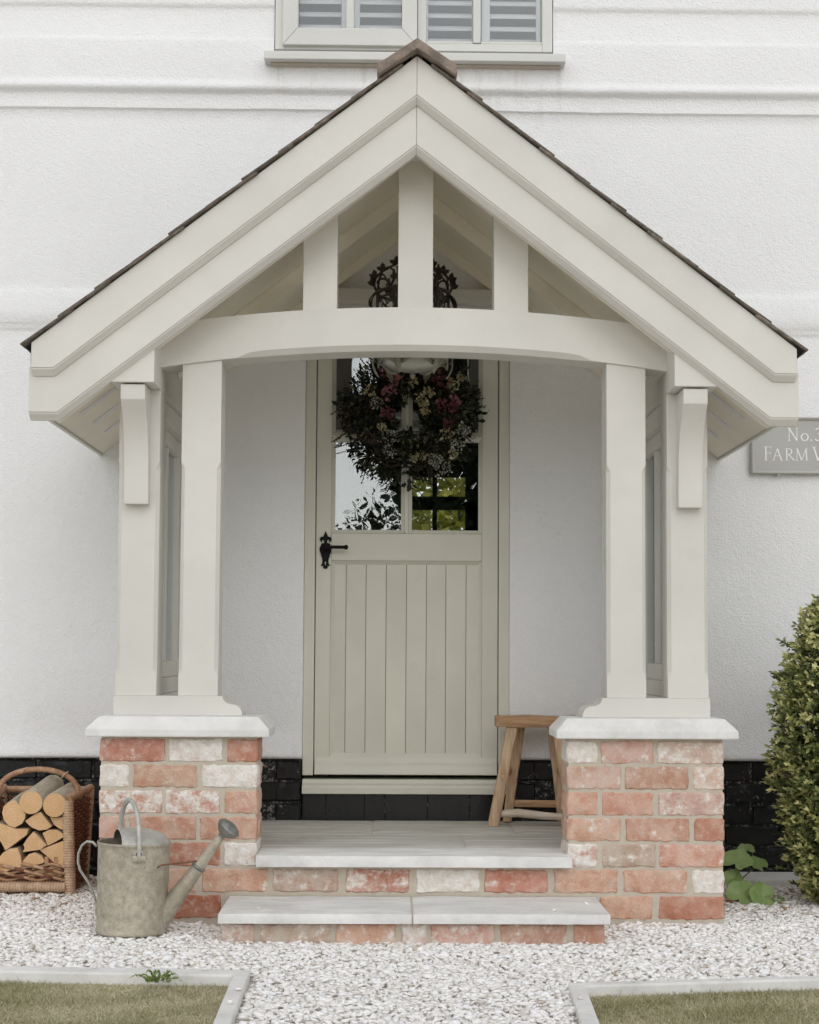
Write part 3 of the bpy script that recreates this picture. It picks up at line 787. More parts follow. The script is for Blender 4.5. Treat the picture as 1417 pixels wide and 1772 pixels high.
# ================================================================== PORCH
por = thing('porch', 'cream timber gabled porch on low brick piers with clay tiled roof', 'porch', (0, -0.6, 0))
SL = 0.773
def up(s, pts): return [(s * x, z) for x, z in pts]
for s in (-1, 1):
    # lower bargeboard and the upper one planted on it, each with a moulded lower edge
    lo = [(0, 3.02), (0, 2.797), (1.277, 1.812), (1.380, 1.812), (1.380, 1.97), (1.36, 2.02)]
    obj('bargeboard', G().prism(up(s, [(p[0] + (0.0003 if p[0] == 0 else 0), p[1]) for p in lo]), -1.25, -1.215), 'cream_paint', por, 0.003)
    hi = [(0.0003, 3.112), (0.0003, 2.969), (1.287, 1.966), (1.366, 1.966), (1.366, 2.056)]
    obj('bargeboard', G().prism(up(s, hi), -1.285, -1.2505), 'cream_paint', por, 0.003)
    for (pa, pb, pc, ya, yb) in (((0.0003, 2.797), (1.277, 1.812), (1.378, 1.812), -1.246, -1.2), ((0.0003, 2.969), (1.287, 1.966), (1.365, 1.966), -1.281, -1.2508)):
        gg = G(); hgt = 0.024
        prof_ = [(ya, 0.0), (ya, -0.004), (ya + 0.004, -0.009), (ya + 0.020, -hgt + 0.005), (ya + 0.024, -hgt), (yb, -hgt), (yb, 0.0)]
        rows = []
        for (px, pz) in (pa, pb, pc):
            # mitre: on the slope the section drops vertically a bit more
            kk = 1.15 if px < 1.0 else 1.0
            xo = 0.0
            rows.append([(s * (px + xo), y, pz + dz * kk - 0.0006) for y, dz in prof_])
        n = len(prof_)
        gg.add(sum(rows, []), [tuple(r * n + k for r, k in ((0, i), (0, (i + 1) % n), (1, (i + 1) % n), (1, i))) for i in range(n)] +
               [tuple(r * n + k for r, k in ((1, i), (1, (i + 1) % n), (2, (i + 1) % n), (2, i))) for i in range(n)] + [tuple(range(n)), tuple(2 * n + i for i in range(n))])
        obj('moulding', gg, 'cream_paint', por, smooth=35)
    # sloping ceiling boards under the roof
    obj('ceiling_panel', G().prism(up(s, [(0.0, 2.852), (1.336, 2.852 - SL * 1.336), (1.336, 2.872 - SL * 1.336), (0.0, 2.872)]), -1.2, -0.002), 'ceiling_paint_lifted', por)
    # fascia along the eaves
    obj('fascia', G().prism(up(s, [(1.337, 1.808), (1.352, 1.808), (1.352, 2.01), (1.337, 2.01)]), -1.2145, -0.002), 'cream_paint', por, 0.002)
    # rafters: behind the barge, halfway and against the wall
    for (ya, yb, dpt, xe) in ((-1.199, -1.10, 0.055, 1.30), (-0.62, -0.53, 0.07, 0.936), (-0.06, -0.004, 0.05, 0.936)):
        obj('rafter', G().prism(up(s, [(0.001, 2.8515), (0.001, 2.8515 - dpt), (xe, 2.8515 - dpt - SL * xe), (xe, 2.8515 - SL * xe)]), ya, yb), 'ceiling_paint_lifted', por, 0.003)
    # short vent battens under the eaves soffit
    for yy in (-0.86, -0.60, -0.34):
        obj('soffit_batten', G().prism(up(s, [(1.10, 2.8513 - SL * 1.10), (1.10, 2.8475 - SL * 1.10), (1.27, 2.8475 - SL * 1.27), (1.27, 2.8513 - SL * 1.27)]), yy, yy + 0.045), 'shutter_white', por)
    # wall plate whose end shows as a block above the bracket
    obj('wall_plate', G().prism(up(s, [(0.938, 1.928), (1.093, 1.928), (1.093, 2.005), (0.938, 2.124)]), -1.22, -0.003), 'cream_paint', por, 0.003)
    # curved bracket
    cur = []
    for k in range(15):
        t_ = k / 14
        zz = 1.868 - t_ * (1.868 - 1.50)
        yy = -1.205 + 0.110 * (1 - (1 - t_) ** 3.4)
        cur.append((yy, zz))
    br = [(-1.0498, 1.922), (-1.207, 1.922)] + cur + [(-1.0498, 1.50)]
    xa, xb = s * 0.972, s * 1.060
    obj('bracket', G().prism(br, xa, xb, 'x'), 'cream_paint', por, 0.002, smooth=30)
    # posts with stopped chamfers
    def post(xa, xb, ya, yb, z0, z1, zc0, zc1, ch):
        cs = [(z0, 0.0), (zc0, 0.0), (zc0 + 0.018, ch * 0.8), (zc0 + 0.025, ch), (zc1 - 0.025, ch), (zc1 - 0.018, ch * 0.8), (zc1, 0.0), (z1, 0.0)]
        gg = G(); rings = []
        for z, c in cs:
            c = max(c, 0.0012)
            rings.append([(xa + c, ya, z), (xb - c, ya, z), (xb, ya + c, z), (xb, yb - c, z), (xb - c, yb, z), (xa + c, yb, z), (xa, yb - c, z), (xa, ya + c, z)])
        nn = 8
        fs = [tuple(range(8))[::-1], tuple(range((len(cs) - 1) * 8, len(cs) * 8))]
        for i in range(len(cs) - 1):
            for k in range(8):
                k2 = (k + 1) % 8
                fs.append((i * 8 + k, i * 8 + k2, (i + 1) * 8 + k2, (i + 1) * 8 + k))
        gg.add(sum(rings, []), fs)
        return obj('post', gg, 'cream_paint', por)
    p1, p2 = sorted((s * 0.938, s * 1.088)); post(p1, p2, -1.05, -0.902, 0.801, 1.9275, 0.872, 1.66, 0.014)
    p1, p2 = sorted((s * 0.714, s * 0.859)); post(p1, p2, -1.046, -0.902, 0.801, 2.10, 0.872, 1.66, 0.014)
    # sole plate with ogee end
    og = [(0.695, 0.8005)]
    for k in range(9):
        a = k / 8
        og.append((0.693 - 0.036 * (1 - math.cos(a * math.pi / 2)), 0.7985 - 0.028 * math.sin(a * math.pi / 2) * 1.0))
    for k in range(1, 9):
        a = k / 8
        og.append((0.657 - 0.036 * math.sin(a * math.pi / 2), 0.7705 - 0.040 * (1 - math.cos(a * math.pi / 2))))
    obj('sole_plate', G().prism(up(s, og + [(0.621, 0.7305), (1.0895, 0.7305), (1.0895, 0.8005)]), -1.07, -0.90), 'cream_paint', por, smooth=35)
    obj('sole_plate', G().box(s * 0.95, s * 1.0893, -0.8995, -0.003, 0.7305, 0.80), 'cream_paint', por, 0.003)
    # glazed side screen
    xs0, xs1 = s * 0.955, s * 1.06
    scn = obj('side_screen', G().box(xs0, xs1, -0.9015, -0.83, 0.8005, 1.9275).box(xs0, xs1, -0.075, -0.003, 0.8005, 1.9275)
              .box(xs0, xs1, -0.8298, -0.0752, 1.85, 1.9272).box(xs0, xs1, -0.8298, -0.0752, 0.8007, 0.86), 'cream_paint', por, 0.004)
    xm0, xm1 = s * 0.985, s * 1.035
    sash = obj('screen_sash', G().box(xm0, xm1, -0.8297, -0.77, 0.8602, 1.8497).box(xm0, xm1, -0.135, -0.0753, 0.8602, 1.8497)
        .box(xm0 + s * .0005, xm1 - s * .0005, -0.7698, -0.1352, 1.79, 1.8496).box(xm0 + s * .0005, xm1 - s * .0005, -0.7698, -0.1352, 0.8603, 0.925)
        .box(xm0 + s * .004, xm1 - s * .004, -0.468, -0.438, 0.9252, 1.7898), 'cream_paint', por, 0.003)
    for (a, b) in ((-0.7697, -0.4682), (-0.4378, -0.1353)):
        obj('pane', G().box(s * 1.008, s * 1.013, a, b, 0.9252, 1.7898), 'window_glass', scn)
    for zz in (1.02, 1.35, 1.66):
        obj('screen_catch', G().tube([(s * 0.984, -0.80, zz), (s * 0.972, -0.80, zz)], [0.006, 0.009], 8), 'sash_paint', scn)

# arched tie beam with a chamfered soffit
def arch(z0, k, x): return z0 - k * x * x
NB = 40
xsb = [(-0.939 + 1.878 * i / NB) for i in range(NB + 1)]
gg = G(); rings = []
for x in xsb:
    c = 0.0205 if abs(x) < 0.60 else max(0.002, 0.0205 * (1 - (abs(x) - 0.60) / 0.06))
    zt, zb = arch(2.243, 0.083, x), arch(2.083, 0.082, x)
    rings.append([(x, -1.056, zt), (x, -1.056, zb + c), (x, -1.056 + c * 0.9, zb), (x, -0.905, zb), (x, -0.905, zt)])
gg.add(sum(rings, []), [(i * 5 + k, i * 5 + (k + 1) % 5, (i + 1) * 5 + (k + 1) % 5, (i + 1) * 5 + k) for i in range(NB) for k in range(5)] + [(0, 1, 2, 3, 4), tuple(NB * 5 + k for k in range(5))])
obj('tie_beam', gg, 'cream_paint', por, smooth=25)
for (a, b, nm) in ((-0.063, 0.067, 'king_post'), (-0.417, -0.290, 'queen_post'), (0.295, 0.423, 'queen_post')):
    cx = (a + b) / 2
    zt = lambda x: 2.8505 - SL * abs(x) - 0.0
    zb = arch(2.2435, 0.083, cx) - 0.012
    if nm == 'king_post':
        poly = [(a, zb), (b, zb), (b, zt(b)), (0, zt(0)), (a, zt(a))]
    else:
        poly = [(a, zb), (b, zb), (b, zt(b)), (a, zt(a))]
    obj(nm, G().prism(poly, -1.04, -0.91), 'cream_paint', por, 0.003)
# gable plate on the house wall
obj('gable_plate', G().box(-0.49, 0.49, -0.07, -0.019, 2.475, 2.540), 'cream_paint', por, 0.006)
obj('ridge_board', G().box(-0.02, 0.02, -1.2, -0.021, 2.80, 2.86), 'cream_paint', por, 0.003)

# roof ----------------------------------------------------------------------
TH = math.atan(SL)
ct, st = math.cos(TH), math.sin(TH)
dk = G()
for s in (-1, 1):
    dk.prism(up(s, [(0.0005, 3.106), (1.375, 3.106 - 1.375 * SL), (1.375, 3.03 - 1.375 * SL), (0.0005, 3.03)]), -1.248, -0.004)
roof = obj('roof', dk, 'roof_felt', por)
def tile_mesh(w, L_, th, seed):
    me = rough_brick(w, L_, th, 0.0024, seed, 0.0022)
    me.materials.append(M['clay_tile'])
    return me
tv = [tile_mesh(0.160, 0.225, 0.0085, 100 + i) for i in range(4)]
th_half = [tile_mesh(0.078, 0.225, 0.0085, 110 + i) for i in range(2)]
rows = 10
for s in (-1, 1):
    for r in range(rows):
        d = 0.055 + 0.118 + 0.1635 * r                 # distance down the slope to the tile centre
        cols = []
        y = -1.304
        if r % 2: cols.append((y + 0.039, random.choice(th_half))); y += 0.081
        while y < -0.09:
            cols.append((y + 0.080, random.choice(tv))); y += 0.163
        for (yc, me) in cols:
            lift = 0.0125 + random.uniform(-.002, .002)
            x = s * (d * ct + lift * st); z = 3.106 - d * st + lift * ct
            o = obj('roof_tile', me, 'clay_tile', roof, loc=(x, yc, z))
            tilt = TH - 0.038 + random.uniform(-.014, .014)
            # local Y of the tile runs down the slope, local X across it
            R_ = Matrix(((0, s * math.cos(tilt), s * math.sin(tilt)), (-s, 0, 0), (0, -math.sin(tilt), math.cos(tilt)))).to_4x4()
            o.rotation_euler = (R_.to_euler())
    # undercloak strip along the verge
    obj('undercloak', G().prism(up(s, [(0.02, 3.107), (1.392, 3.107 - 1.372 * SL - 0.002), (1.392, 3.1115 - 1.372 * SL - 0.002), (0.02, 3.1115)]), -1.289, -1.10), 'roof_felt', roof)
y = -1.335
k = 0
while y < -0.1:
    y2 = min(y + 0.34, -0.02)
    wv = 0.140
    obj('ridge_tile', G().prism([(0, 3.160), (wv, 3.160 - wv * 0.68), (wv + 0.004, 3.132 - wv * 0.68), (wv - 0.004, 3.122 - wv * 0.68), (0, 3.122), (-wv + 0.004, 3.122 - wv * 0.68), (-wv - 0.004, 3.132 - wv * 0.68), (-wv, 3.160 - wv * 0.68)], y, y2 - 0.006),
        'ridge_clay', roof, 0.004)
    y = y2; k += 1

# piers -----------------------------------------------------------------------
PAL = {'r': (0.57, 0.285, 0.20), 'o': (0.65, 0.415, 0.31), 'p': (0.66, 0.475, 0.385), 'd': (0.52, 0.225, 0.145),
       'g': (0.58, 0.475, 0.395), 'b': (0.57, 0.37, 0.275), 'w': (0.70, 0.56, 0.48), 'c': (0.72, 0.60, 0.49)}
bseed = [200]
def put_brick(parent, x0, x1, y0, y1, z0, z1, kind, lime, name='brick'):
    bseed[0] += 1
    me = rough_brick(x1 - x0, y1 - y0, z1 - z0, 0.0062, bseed[0], 0.0050)
    me.materials.append(M['old_brick'])
    o = obj(name, me, 'old_brick', parent, loc=((x0 + x1) / 2, (y0 + y1) / 2, (z0 + z1) / 2))
    c = PAL[kind]; j = random.uniform(0.9, 1.1)
    gr_ = 0.10 * (c[0] + c[1] + c[2]) / 3      # a film of dust over every face
    o.color = tuple(0.90 * q * j + gr_ for q in (c[0], c[1] * random.uniform(.95, 1.05), c[2])) + (min(1.0, lime + 0.07),)
    return o
PX0 = lambda px: (px - 714.5) * 0.002074
YP = -1.16
ZT, PIT, BH = 0.650, 0.0922, 0.082
left_rows = [
    [(172, 287, 'r', .42), (293, 386, 'w', .80), (393, 447, 'r', .2)],
    [(171, 224, 'w', .95), (232, 342, 'b', .25), (351, 444, 'w', .98)],
    [(171, 282, 'r', .62), (288, 383, 'r', .66), (390, 446, 'o', .32)],
    [(171, 220, 'p', .3), (226, 343, 'o', .3), (348, 446, 'o', .12)],
    [(171, 282, 'p', .2), (288, 383, 'r', .3), (389, 446, 'c', .90)],
    [(171, 282, 'o', .2), (288, 343, 'o', .2), (352, 466, 'o', .25)],
    [(171, 282, 'r', .2), (288, 386, 'd', .08)]]
right_rows = [
    [(983, 1034, 'w', .85), (1040, 1132, 'p', .38), (1138, 1251, 'g', .55)],
    [(983, 1076, 'p', .34), (1083, 1193, 'b', .28), (1200, 1252, 'c', .55)],
    [(983, 1035, 'o', .1), (1042, 1132, 'o', .22), (1140, 1252, 'p', .46)],
    [(983, 1075, 'o', .36), (1083, 1194, 'o', .28), (1202, 1252, 'r', .15)],
    [(983, 1035, 'o', .72), (1042, 1136, 'g', .32), (1141, 1252, 'o', .3)],
    [(959, 1070, 'o', .28), (1079, 1190, 'o', .3), (1200, 1252, 'w', .90)],
    [(1038, 1131, 'o', .2), (1141, 1252, 'r', .12)]]
for s, rws in ((-1, left_rows), (1, right_rows)):
    ix, ox = s * 0.556, s * 1.120
    pier = obj('brick_pier', G().box(ix + s * 0.0045, ox - s * 0.0045, YP + 0.0045, -0.957, -0.06, 0.6575).box(s * 0.912, ox - s * 0.0072, -0.9565, -0.012, -0.06, 0.6575), 'mortar', por)
    for r, row in enumerate(rws):
        zt = ZT - PIT * r; zb = zt - BH
        for k, (a, b, kind, lime) in enumerate(row):
            xa, xb = PX0(a), PX0(b)
            wid = xb - xa
            corner_in = (k == len(row) - 1) if s < 0 else (k == 0)
            corner_out = (k == 0) if s < 0 else (k == len(row) - 1)
            dep = 0.205 if (wid < 0.14 and (corner_in or corner_out)) else 0.102
            if s < 0 and corner_in and r < 5: xb = ix
            if s > 0 and corner_in and r < 5: xa = ix
            if corner_out:
                if s < 0: xa = ox
                else: xb = ox
            put_brick(pier, xa, xb, YP, YP + dep, zb, zt, kind, lime)
            if dep < 0.2 and corner_in and r < 5:
                a2, b2 = sorted((ix, ix + s * 0.10))
                put_brick(pier, a2, b2, YP + 0.113, YP + 0.205, zb, zt, random.choice('opbr'), random.uniform(.1, .5))
        # outer side and inner side of the dwarf wall running back to the house
        yy = YP + (0.216 if r % 2 else 0.113)
        while yy < -0.06:
            y2 = min(yy + 0.222, -0.016)
            a2, b2 = sorted((ox, ox - s * 0.10))
            put_brick(pier, a2, b2, yy, y2, zb, zt, random.choice('oprbg'), random.uniform(0, .6))
            if yy > -0.96:
                a2, b2 = sorted((s * 0.905, s * 1.0))
                put_brick(pier, a2, b2, yy, y2, zb, zt, random.choice('oprbg'), random.uniform(0, .6))
            yy = y2 + 0.011
    # white painted coping with weathered top
    def cope(xa, xb, ya, yb, name='coping'):
        ch = 0.042
        lo_, hi_ = 0.6585, 0.7300
        v = [(xa, ya, lo_), (xb, ya, lo_), (xb, yb, lo_), (xa, yb, lo_), (xa, ya, 0.686), (xb, ya, 0.686), (xb, yb, 0.686), (xa, yb, 0.686),
             (xa + ch, ya + ch, hi_), (xb - ch, ya + ch, hi_), (xb - ch, yb, hi_), (xa + ch, yb, hi_)]
        f = [(0, 3, 2, 1), (0, 1, 5, 4), (1, 2, 6, 5), (2, 3, 7, 6), (3, 0, 4, 7), (4, 5, 9, 8), (5, 6, 10, 9), (6, 7, 11, 10), (7, 4, 8, 11), (8, 9, 10, 11)]
        return obj(name, G().add(v, f), 'coping_white', por, 0.005)
    a, b = sorted((s * 0.512, s * 1.166)); cope(a, b, -1.205, -0.915)
    a, b = sorted((s * 0.862, s * 1.1655)); cope(a, b, -0.914, -0.025)

# ================================================================== STEPS
stp = thing('entrance_steps', 'two stone topped steps with old brick risers leading to the door', 'steps', (0, -1.3, 0))
obj('mortar_core', G().box(-0.562, 0.562, YP + 0.0052, 0.02, -0.06, 0.199).box(-0.634, 0.634, -1.513, YP + 0.0075, -0.06, 0.058), 'mortar', stp)
def slab(name, x0, x1, y0, y1, zt, th, mat, seed, edge=0.004):
    r = random.Random(seed)
    nx, ny = max(3, int((x1 - x0) / 0.035)), max(3, int((y1 - y0) / 0.05))
    gg = G()
    top, bot = [], []
    for j in range(ny + 1):
        for i in range(nx + 1):
            x = x0 + (x1 - x0) * i / nx; y = y0 + (y1 - y0) * j / ny
            e = (i in (0, nx)) or (j in (0, ny))
            dx = mnoise.noise((x * 22, seed, y * 9)) * edge if j in (0,) else 0
            z = zt + mnoise.noise((x * 5, y * 5, seed)) * 0.0022 - (0.0045 if e else 0)
            top.append((x, y + (dx + edge * 0.6 if j == 0 else 0), z))
    gg.v += top
    for j in range(ny):
        for i in range(nx):
            a = j * (nx + 1) + i
            gg.f.append((a, a + 1, a + nx + 2, a + nx + 1)); gg.mi.append(0)
    ring = [i for i in range(nx + 1)] + [j * (nx + 1) + nx for j in range(1, ny + 1)] + [ny * (nx + 1) + i for i in range(nx - 1, -1, -1)] + [j * (nx + 1) for j in range(ny - 1, 0, -1)]
    o1 = len(gg.v); n = len(ring)
    for lev in (0.35, 0.75, 1.0):
        for q in ring:
            x, y, z = top[q]
            f = y <= y0 + edge * 2.1
            bul = mnoise.noise((x * 30, lev * 9, seed)) * edge
            gg.v.append((x, (y0 + bul) if f else y, zt - 0.004 - (th - 0.004) * lev))
    for i in range(n):
        j = (i + 1) % n
        gg.f.append((ring[i], o1 + i, o1 + j, ring[j])); gg.mi.append(0)
        for L_ in range(2):
            gg.f.append((o1 + L_ * n + i, o1 + (L_ + 1) * n + i, o1 + (L_ + 1) * n + j, o1 + L_ * n + j)); gg.mi.append(0)
    gg.f.append(tuple(o1 + 2 * n + i for i in range(n))); gg.mi.append(0)
    return obj(name, gg, mat, stp, smooth=50)
# porch floor flags
slab('flagstone', -0.553, 0.567, -1.215, -0.955, 0.2465, 0.043, 'tread_stone', 1, 0.006)
slab('flagstone', -0.900, 0.200, -0.950, -0.52, 0.2462, 0.040, 'flagstone', 2, 0.001)
slab('flagstone', 0.205, 0.900, -0.950, -0.52, 0.2466, 0.040, 'flagstone', 3, 0.001)
slab('flagstone', -0.900, -0.155, -0.515, 0.018, 0.2463, 0.040, 'flagstone', 4, 0.001)
slab('flagstone', -0.150, 0.420, -0.515, 0.018, 0.2466, 0.040, 'flagstone', 5, 0.001)
slab('flagstone', 0.425, 0.900, -0.515, 0.018, 0.2462, 0.040, 'flagstone', 6, 0.001)
obj('mortar_bed', G().box(-0.90, 0.90, -0.953, 0.012, 0.1, 0.2405), 'mortar', stp)
slab('tread_slab', -0.648, -0.006, -1.56, YP - 0.002, 0.098, 0.036, 'tread_stone', 7, 0.006)
slab('tread_slab', 0.000, 0.656, -1.56, YP - 0.002, 0.0985, 0.036, 'tread_stone', 8, 0.006)
obj('joint', G().box(-0.0064, 0.0004, -1.553, YP - .004, 0.063, 0.0955), 'mortar', stp)
zt = ZT - PIT * 5; zb = zt - BH
for (a, b, kind, lime) in [(475, 588, 'g', .42), (600, 710, 'r', .50), (722, 831, 'w', .92), (840, 949, 'r', .30)]:
    put_brick(stp, PX0(a), PX0(b), YP, YP + 0.1, zb, zt, kind, lime)
SX = lambda px: (px - 714.2) * 0.001932
for (a, b, kind, lime) in [(383, 440, 'g', .5), (450, 570, 'g', .48), (581, 683, 'o', .42), (693, 738, 'w', .6), (745, 855, 'p', .5), (866, 981, 'b', .45), (993, 1048, 'o', .25)]:
    put_brick(stp, SX(a), SX(b), -1.52, -1.42, -0.032, 0.055, kind, lime)
for s in (-1, 1):
    for (ya, yb) in ((-1.41, -1.20),):
        a2, b2 = sorted((s * 0.641, s * 0.54))
        put_brick(stp, a2, b2, ya, yb, -0.032, 0.055, 'o', .2)

# ================================================================== KERBS
def kerb(label, ring, z0, z1, seed):
    k = thing('lawn_kerb', label, 'kerb', (ring[0][0][0], ring[0][0][1], 0), 'pale kerbs edging the lawns')
    for poly in ring:
        obj('edging_strip', G().prism(poly, z0, z1, 'z'), 'concrete_pale', k, 0.006)
kerb('pale concrete kerb around the lawn in front of the watering can',
     [[(-0.490, -2.143), (-0.534, -2.225), (-4.0, -1.965), (-4.0, -1.885)], [(-0.489, -2.147), (-0.470, -3.5), (-0.514, -3.5), (-0.533, -2.2285)]], -0.06, 0.024, 1)
kerb('pale concrete kerb around the lawn in front of the box bush',
     [[(0.432, -2.325), (4.0, -1.765), (4.0, -1.84), (0.479, -2.362)], [(0.431, -2.329), (0.478, -2.3655), (0.430, -3.5), (0.384, -3.5)]], -0.06, 0.024, 2)
o = obj('concrete_ledge', G().box(1.30, 4.0, -0.27, -0.02, -0.05, 0.035), 'concrete_pale', None, 0.008)
tag(o, 'low pale concrete ledge along the wall foot behind the box bush', 'ledge')

# ================================================================== SIGN
sx0, sx1, sz0, sz1 = 1.478, 2.09, 1.747, 1.997
sg = thing('house_sign', 'grey framed house name board with white serif lettering on the wall', 'sign', (1.78, -0.02, sz0))
obj('board', G().box(sx0 + 0.004, sx1 - 0.004, -0.026, -0.004, sz0 + 0.004, sz1 - 0.004), 'sign_grey', sg)
fw = 0.016
fpr = [(-0.006, 0.0), (-0.030, 0.0), (-0.036, 0.005), (-0.033, 0.010), (-0.0262, fw)]
gg = G(); rr = []
for y, k in fpr:
    rr += [(sx0 + k, y, sz0 + k), (sx1 - k, y, sz0 + k), (sx1 - k, y, sz1 - k), (sx0 + k, y, sz1 - k)]
gg.add(rr, [(i * 4 + k, i * 4 + (k + 1) % 4, (i + 1) * 4 + (k + 1) % 4, (i + 1) * 4 + k) for i in range(len(fpr) - 1) for k in range(4)])
obj('moulded_edge', gg, 'sign_grey', sg)
class Letters:
    def __init__(s): s.g = G(); s.k = 0
    def quad(s, pts):
        y = -0.0268 - 0.00012 * s.k; s.k = (s.k + 1) % 12
        n = len(pts)
        s.g.prism(pts, y, -0.0258)
    def stroke(s, p, q, w):
        d = Vector((q[0] - p[0], q[1] - p[1])); L_ = d.length
        n = Vector((-d.y, d.x)) / L_ * w / 2
        s.quad([(p[0] + n.x, p[1] + n.y), (p[0] - n.x, p[1] - n.y), (q[0] - n.x, q[1] - n.y), (q[0] + n.x, q[1] + n.y)])
    def hor(s, x0, x1, z, w): s.quad([(x0, z), (x1, z), (x1, z + w), (x0, z + w)])
    def arc(s, c, rx, rz, a0, a1, wmin, wmax, n=18):
        for i in range(n):
            qs = []
            t0, t1 = a0 + (a1 - a0) * i / n, a0 + (a1 - a0) * (i + 1) / n
            def pt(t, sgn):
                w = (wmin + (wmax - wmin) * abs(math.cos(t))) / 2 * sgn
                return (c[0] + (rx + w) * math.cos(t), c[1] + (rz + w) * math.sin(t))
            s.quad([pt(t0, -1), pt(t0, 1), pt(t1, 1), pt(t1, -1)])
LT = Letters(); PI = math.pi
def glyph(ch, x, z, h):
    thn, thk, se = 0.055 * h, 0.10 * h, 0.035 * h
    if ch == 'N':
        LT.stroke((x + .10 * h, z), (x + .10 * h, z + h), thn); LT.stroke((x + .70 * h, z), (x + .70 * h, z + h), thn)
        LT.stroke((x + .09 * h, z + .98 * h), (x + .70 * h, z + .02 * h), thk)
        for (a, zz) in ((0, 0), (0, h - se), (.60 * h, h - se)): LT.hor(x + a - .02 * h, x + a + .20 * h, z + zz, se)
        return 1.0 * h
    if ch == 'o':
        LT.arc((x + .29 * h, z + .29 * h), .26 * h, .27 * h, 0, 2 * PI, thn, thk, 26); return .68 * h
    if ch == '.':
        LT.quad([(x + .10 * h + .065 * h * math.cos(t), z + .06 * h + .065 * h * math.sin(t)) for t in [2 * PI * i / 10 for i in range(10)]]); return .42 * h
    if ch == '3':
        LT.arc((x + .22 * h, z + .76 * h), .19 * h, .21 * h, -PI * .5, PI * .85, thn, thk); LT.arc((x + .22 * h, z + .27 * h), .24 * h, .25 * h, -PI * .85, PI * .5, thn, thk); return .6 * h
    if ch == 'F':
        LT.stroke((x + .16 * h, z), (x + .16 * h, z + h), thk); LT.hor(x + .02 * h, x + .58 * h, z + h - se * 1.3, se * 1.3); LT.hor(x + .18 * h, x + .50 * h, z + .50 * h, se * 1.3)
        LT.stroke((x + .57 * h, z + h), (x + .59 * h, z + .86 * h), se); LT.stroke((x + .50 * h, z + .42 * h), (x + .50 * h, z + .62 * h), se); LT.hor(x + .02 * h, x + .32 * h, z, se); return .60 * h
    if ch == 'A':
        LT.stroke((x + .10 * h, z), (x + .44 * h, z + h), thn); LT.stroke((x + .42 * h, z + h), (x + .78 * h, z), thk); LT.hor(x + .22 * h, x + .66 * h, z + .36 * h, se * 1.2)
        LT.hor(x, x + .22 * h, z, se); LT.hor(x + .66 * h, x + .92 * h, z, se); return .92 * h
    if ch == 'R':
        LT.stroke((x + .16 * h, z), (x + .16 * h, z + h), thk); LT.arc((x + .30 * h, z + .74 * h), .27 * h, .24 * h, -PI / 2, PI / 2, thn, thk)
        LT.hor(x + .04 * h, x + .30 * h, z + h - se * 1.2, se * 1.2); LT.hor(x + .16 * h, x + .32 * h, z + .47 * h, se * 1.2); LT.stroke((x + .32 * h, z + .50 * h), (x + .78 * h, z + .01 * h), thk)
        LT.hor(x + .04 * h, x + .30 * h, z, se); LT.hor(x + .70 * h, x + .88 * h, z, se); return .86 * h
    if ch == 'M':
        LT.stroke((x + .14 * h, z), (x + .18 * h, z + h), thn); LT.stroke((x + .17 * h, z + h), (x + .54 * h, z), thk); LT.stroke((x + .54 * h, z), (x + .92 * h, z + h), thn)
        LT.stroke((x + .90 * h, z + h), (x + .96 * h, z), thk)
        LT.hor(x + .02 * h, x + .28 * h, z, se); LT.hor(x + .82 * h, x + 1.12 * h, z, se); LT.hor(x + .04 * h, x + .22 * h, z + h - se, se); LT.hor(x + .88 * h, x + 1.06 * h, z + h - se, se); return 1.2 * h
    if ch == 'V':
        LT.stroke((x + .10 * h, z + h), (x + .42 * h, z), thk); LT.stroke((x + .42 * h, z), (x + .74 * h, z + h), thn); LT.hor(x, x + .24 * h, z + h - se, se); LT.hor(x + .62 * h, x + .84 * h, z + h - se, se); return .8 * h
cx = 1.640
for ch in 'No.3': cx += glyph(ch, cx, 1.893, 0.057)
for ch, x_, h_ in (('F', 1.533, 0.060), ('A', 1.571, 0.0525), ('R', 1.626, 0.0525), ('M', 1.671, 0.0525), ('V', 1.746, 0.060)): glyph(ch, x_, 1.807, h_)
obj('lettering', LT.g, 'lettering_white', sg)
for x_ in (1.60, 1.97): obj('fixing', G().box(x_ - 0.008, x_ + 0.008, -0.03, -0.004, sz0 - 0.007, sz0 - 0.0005), 'sign_grey', sg)

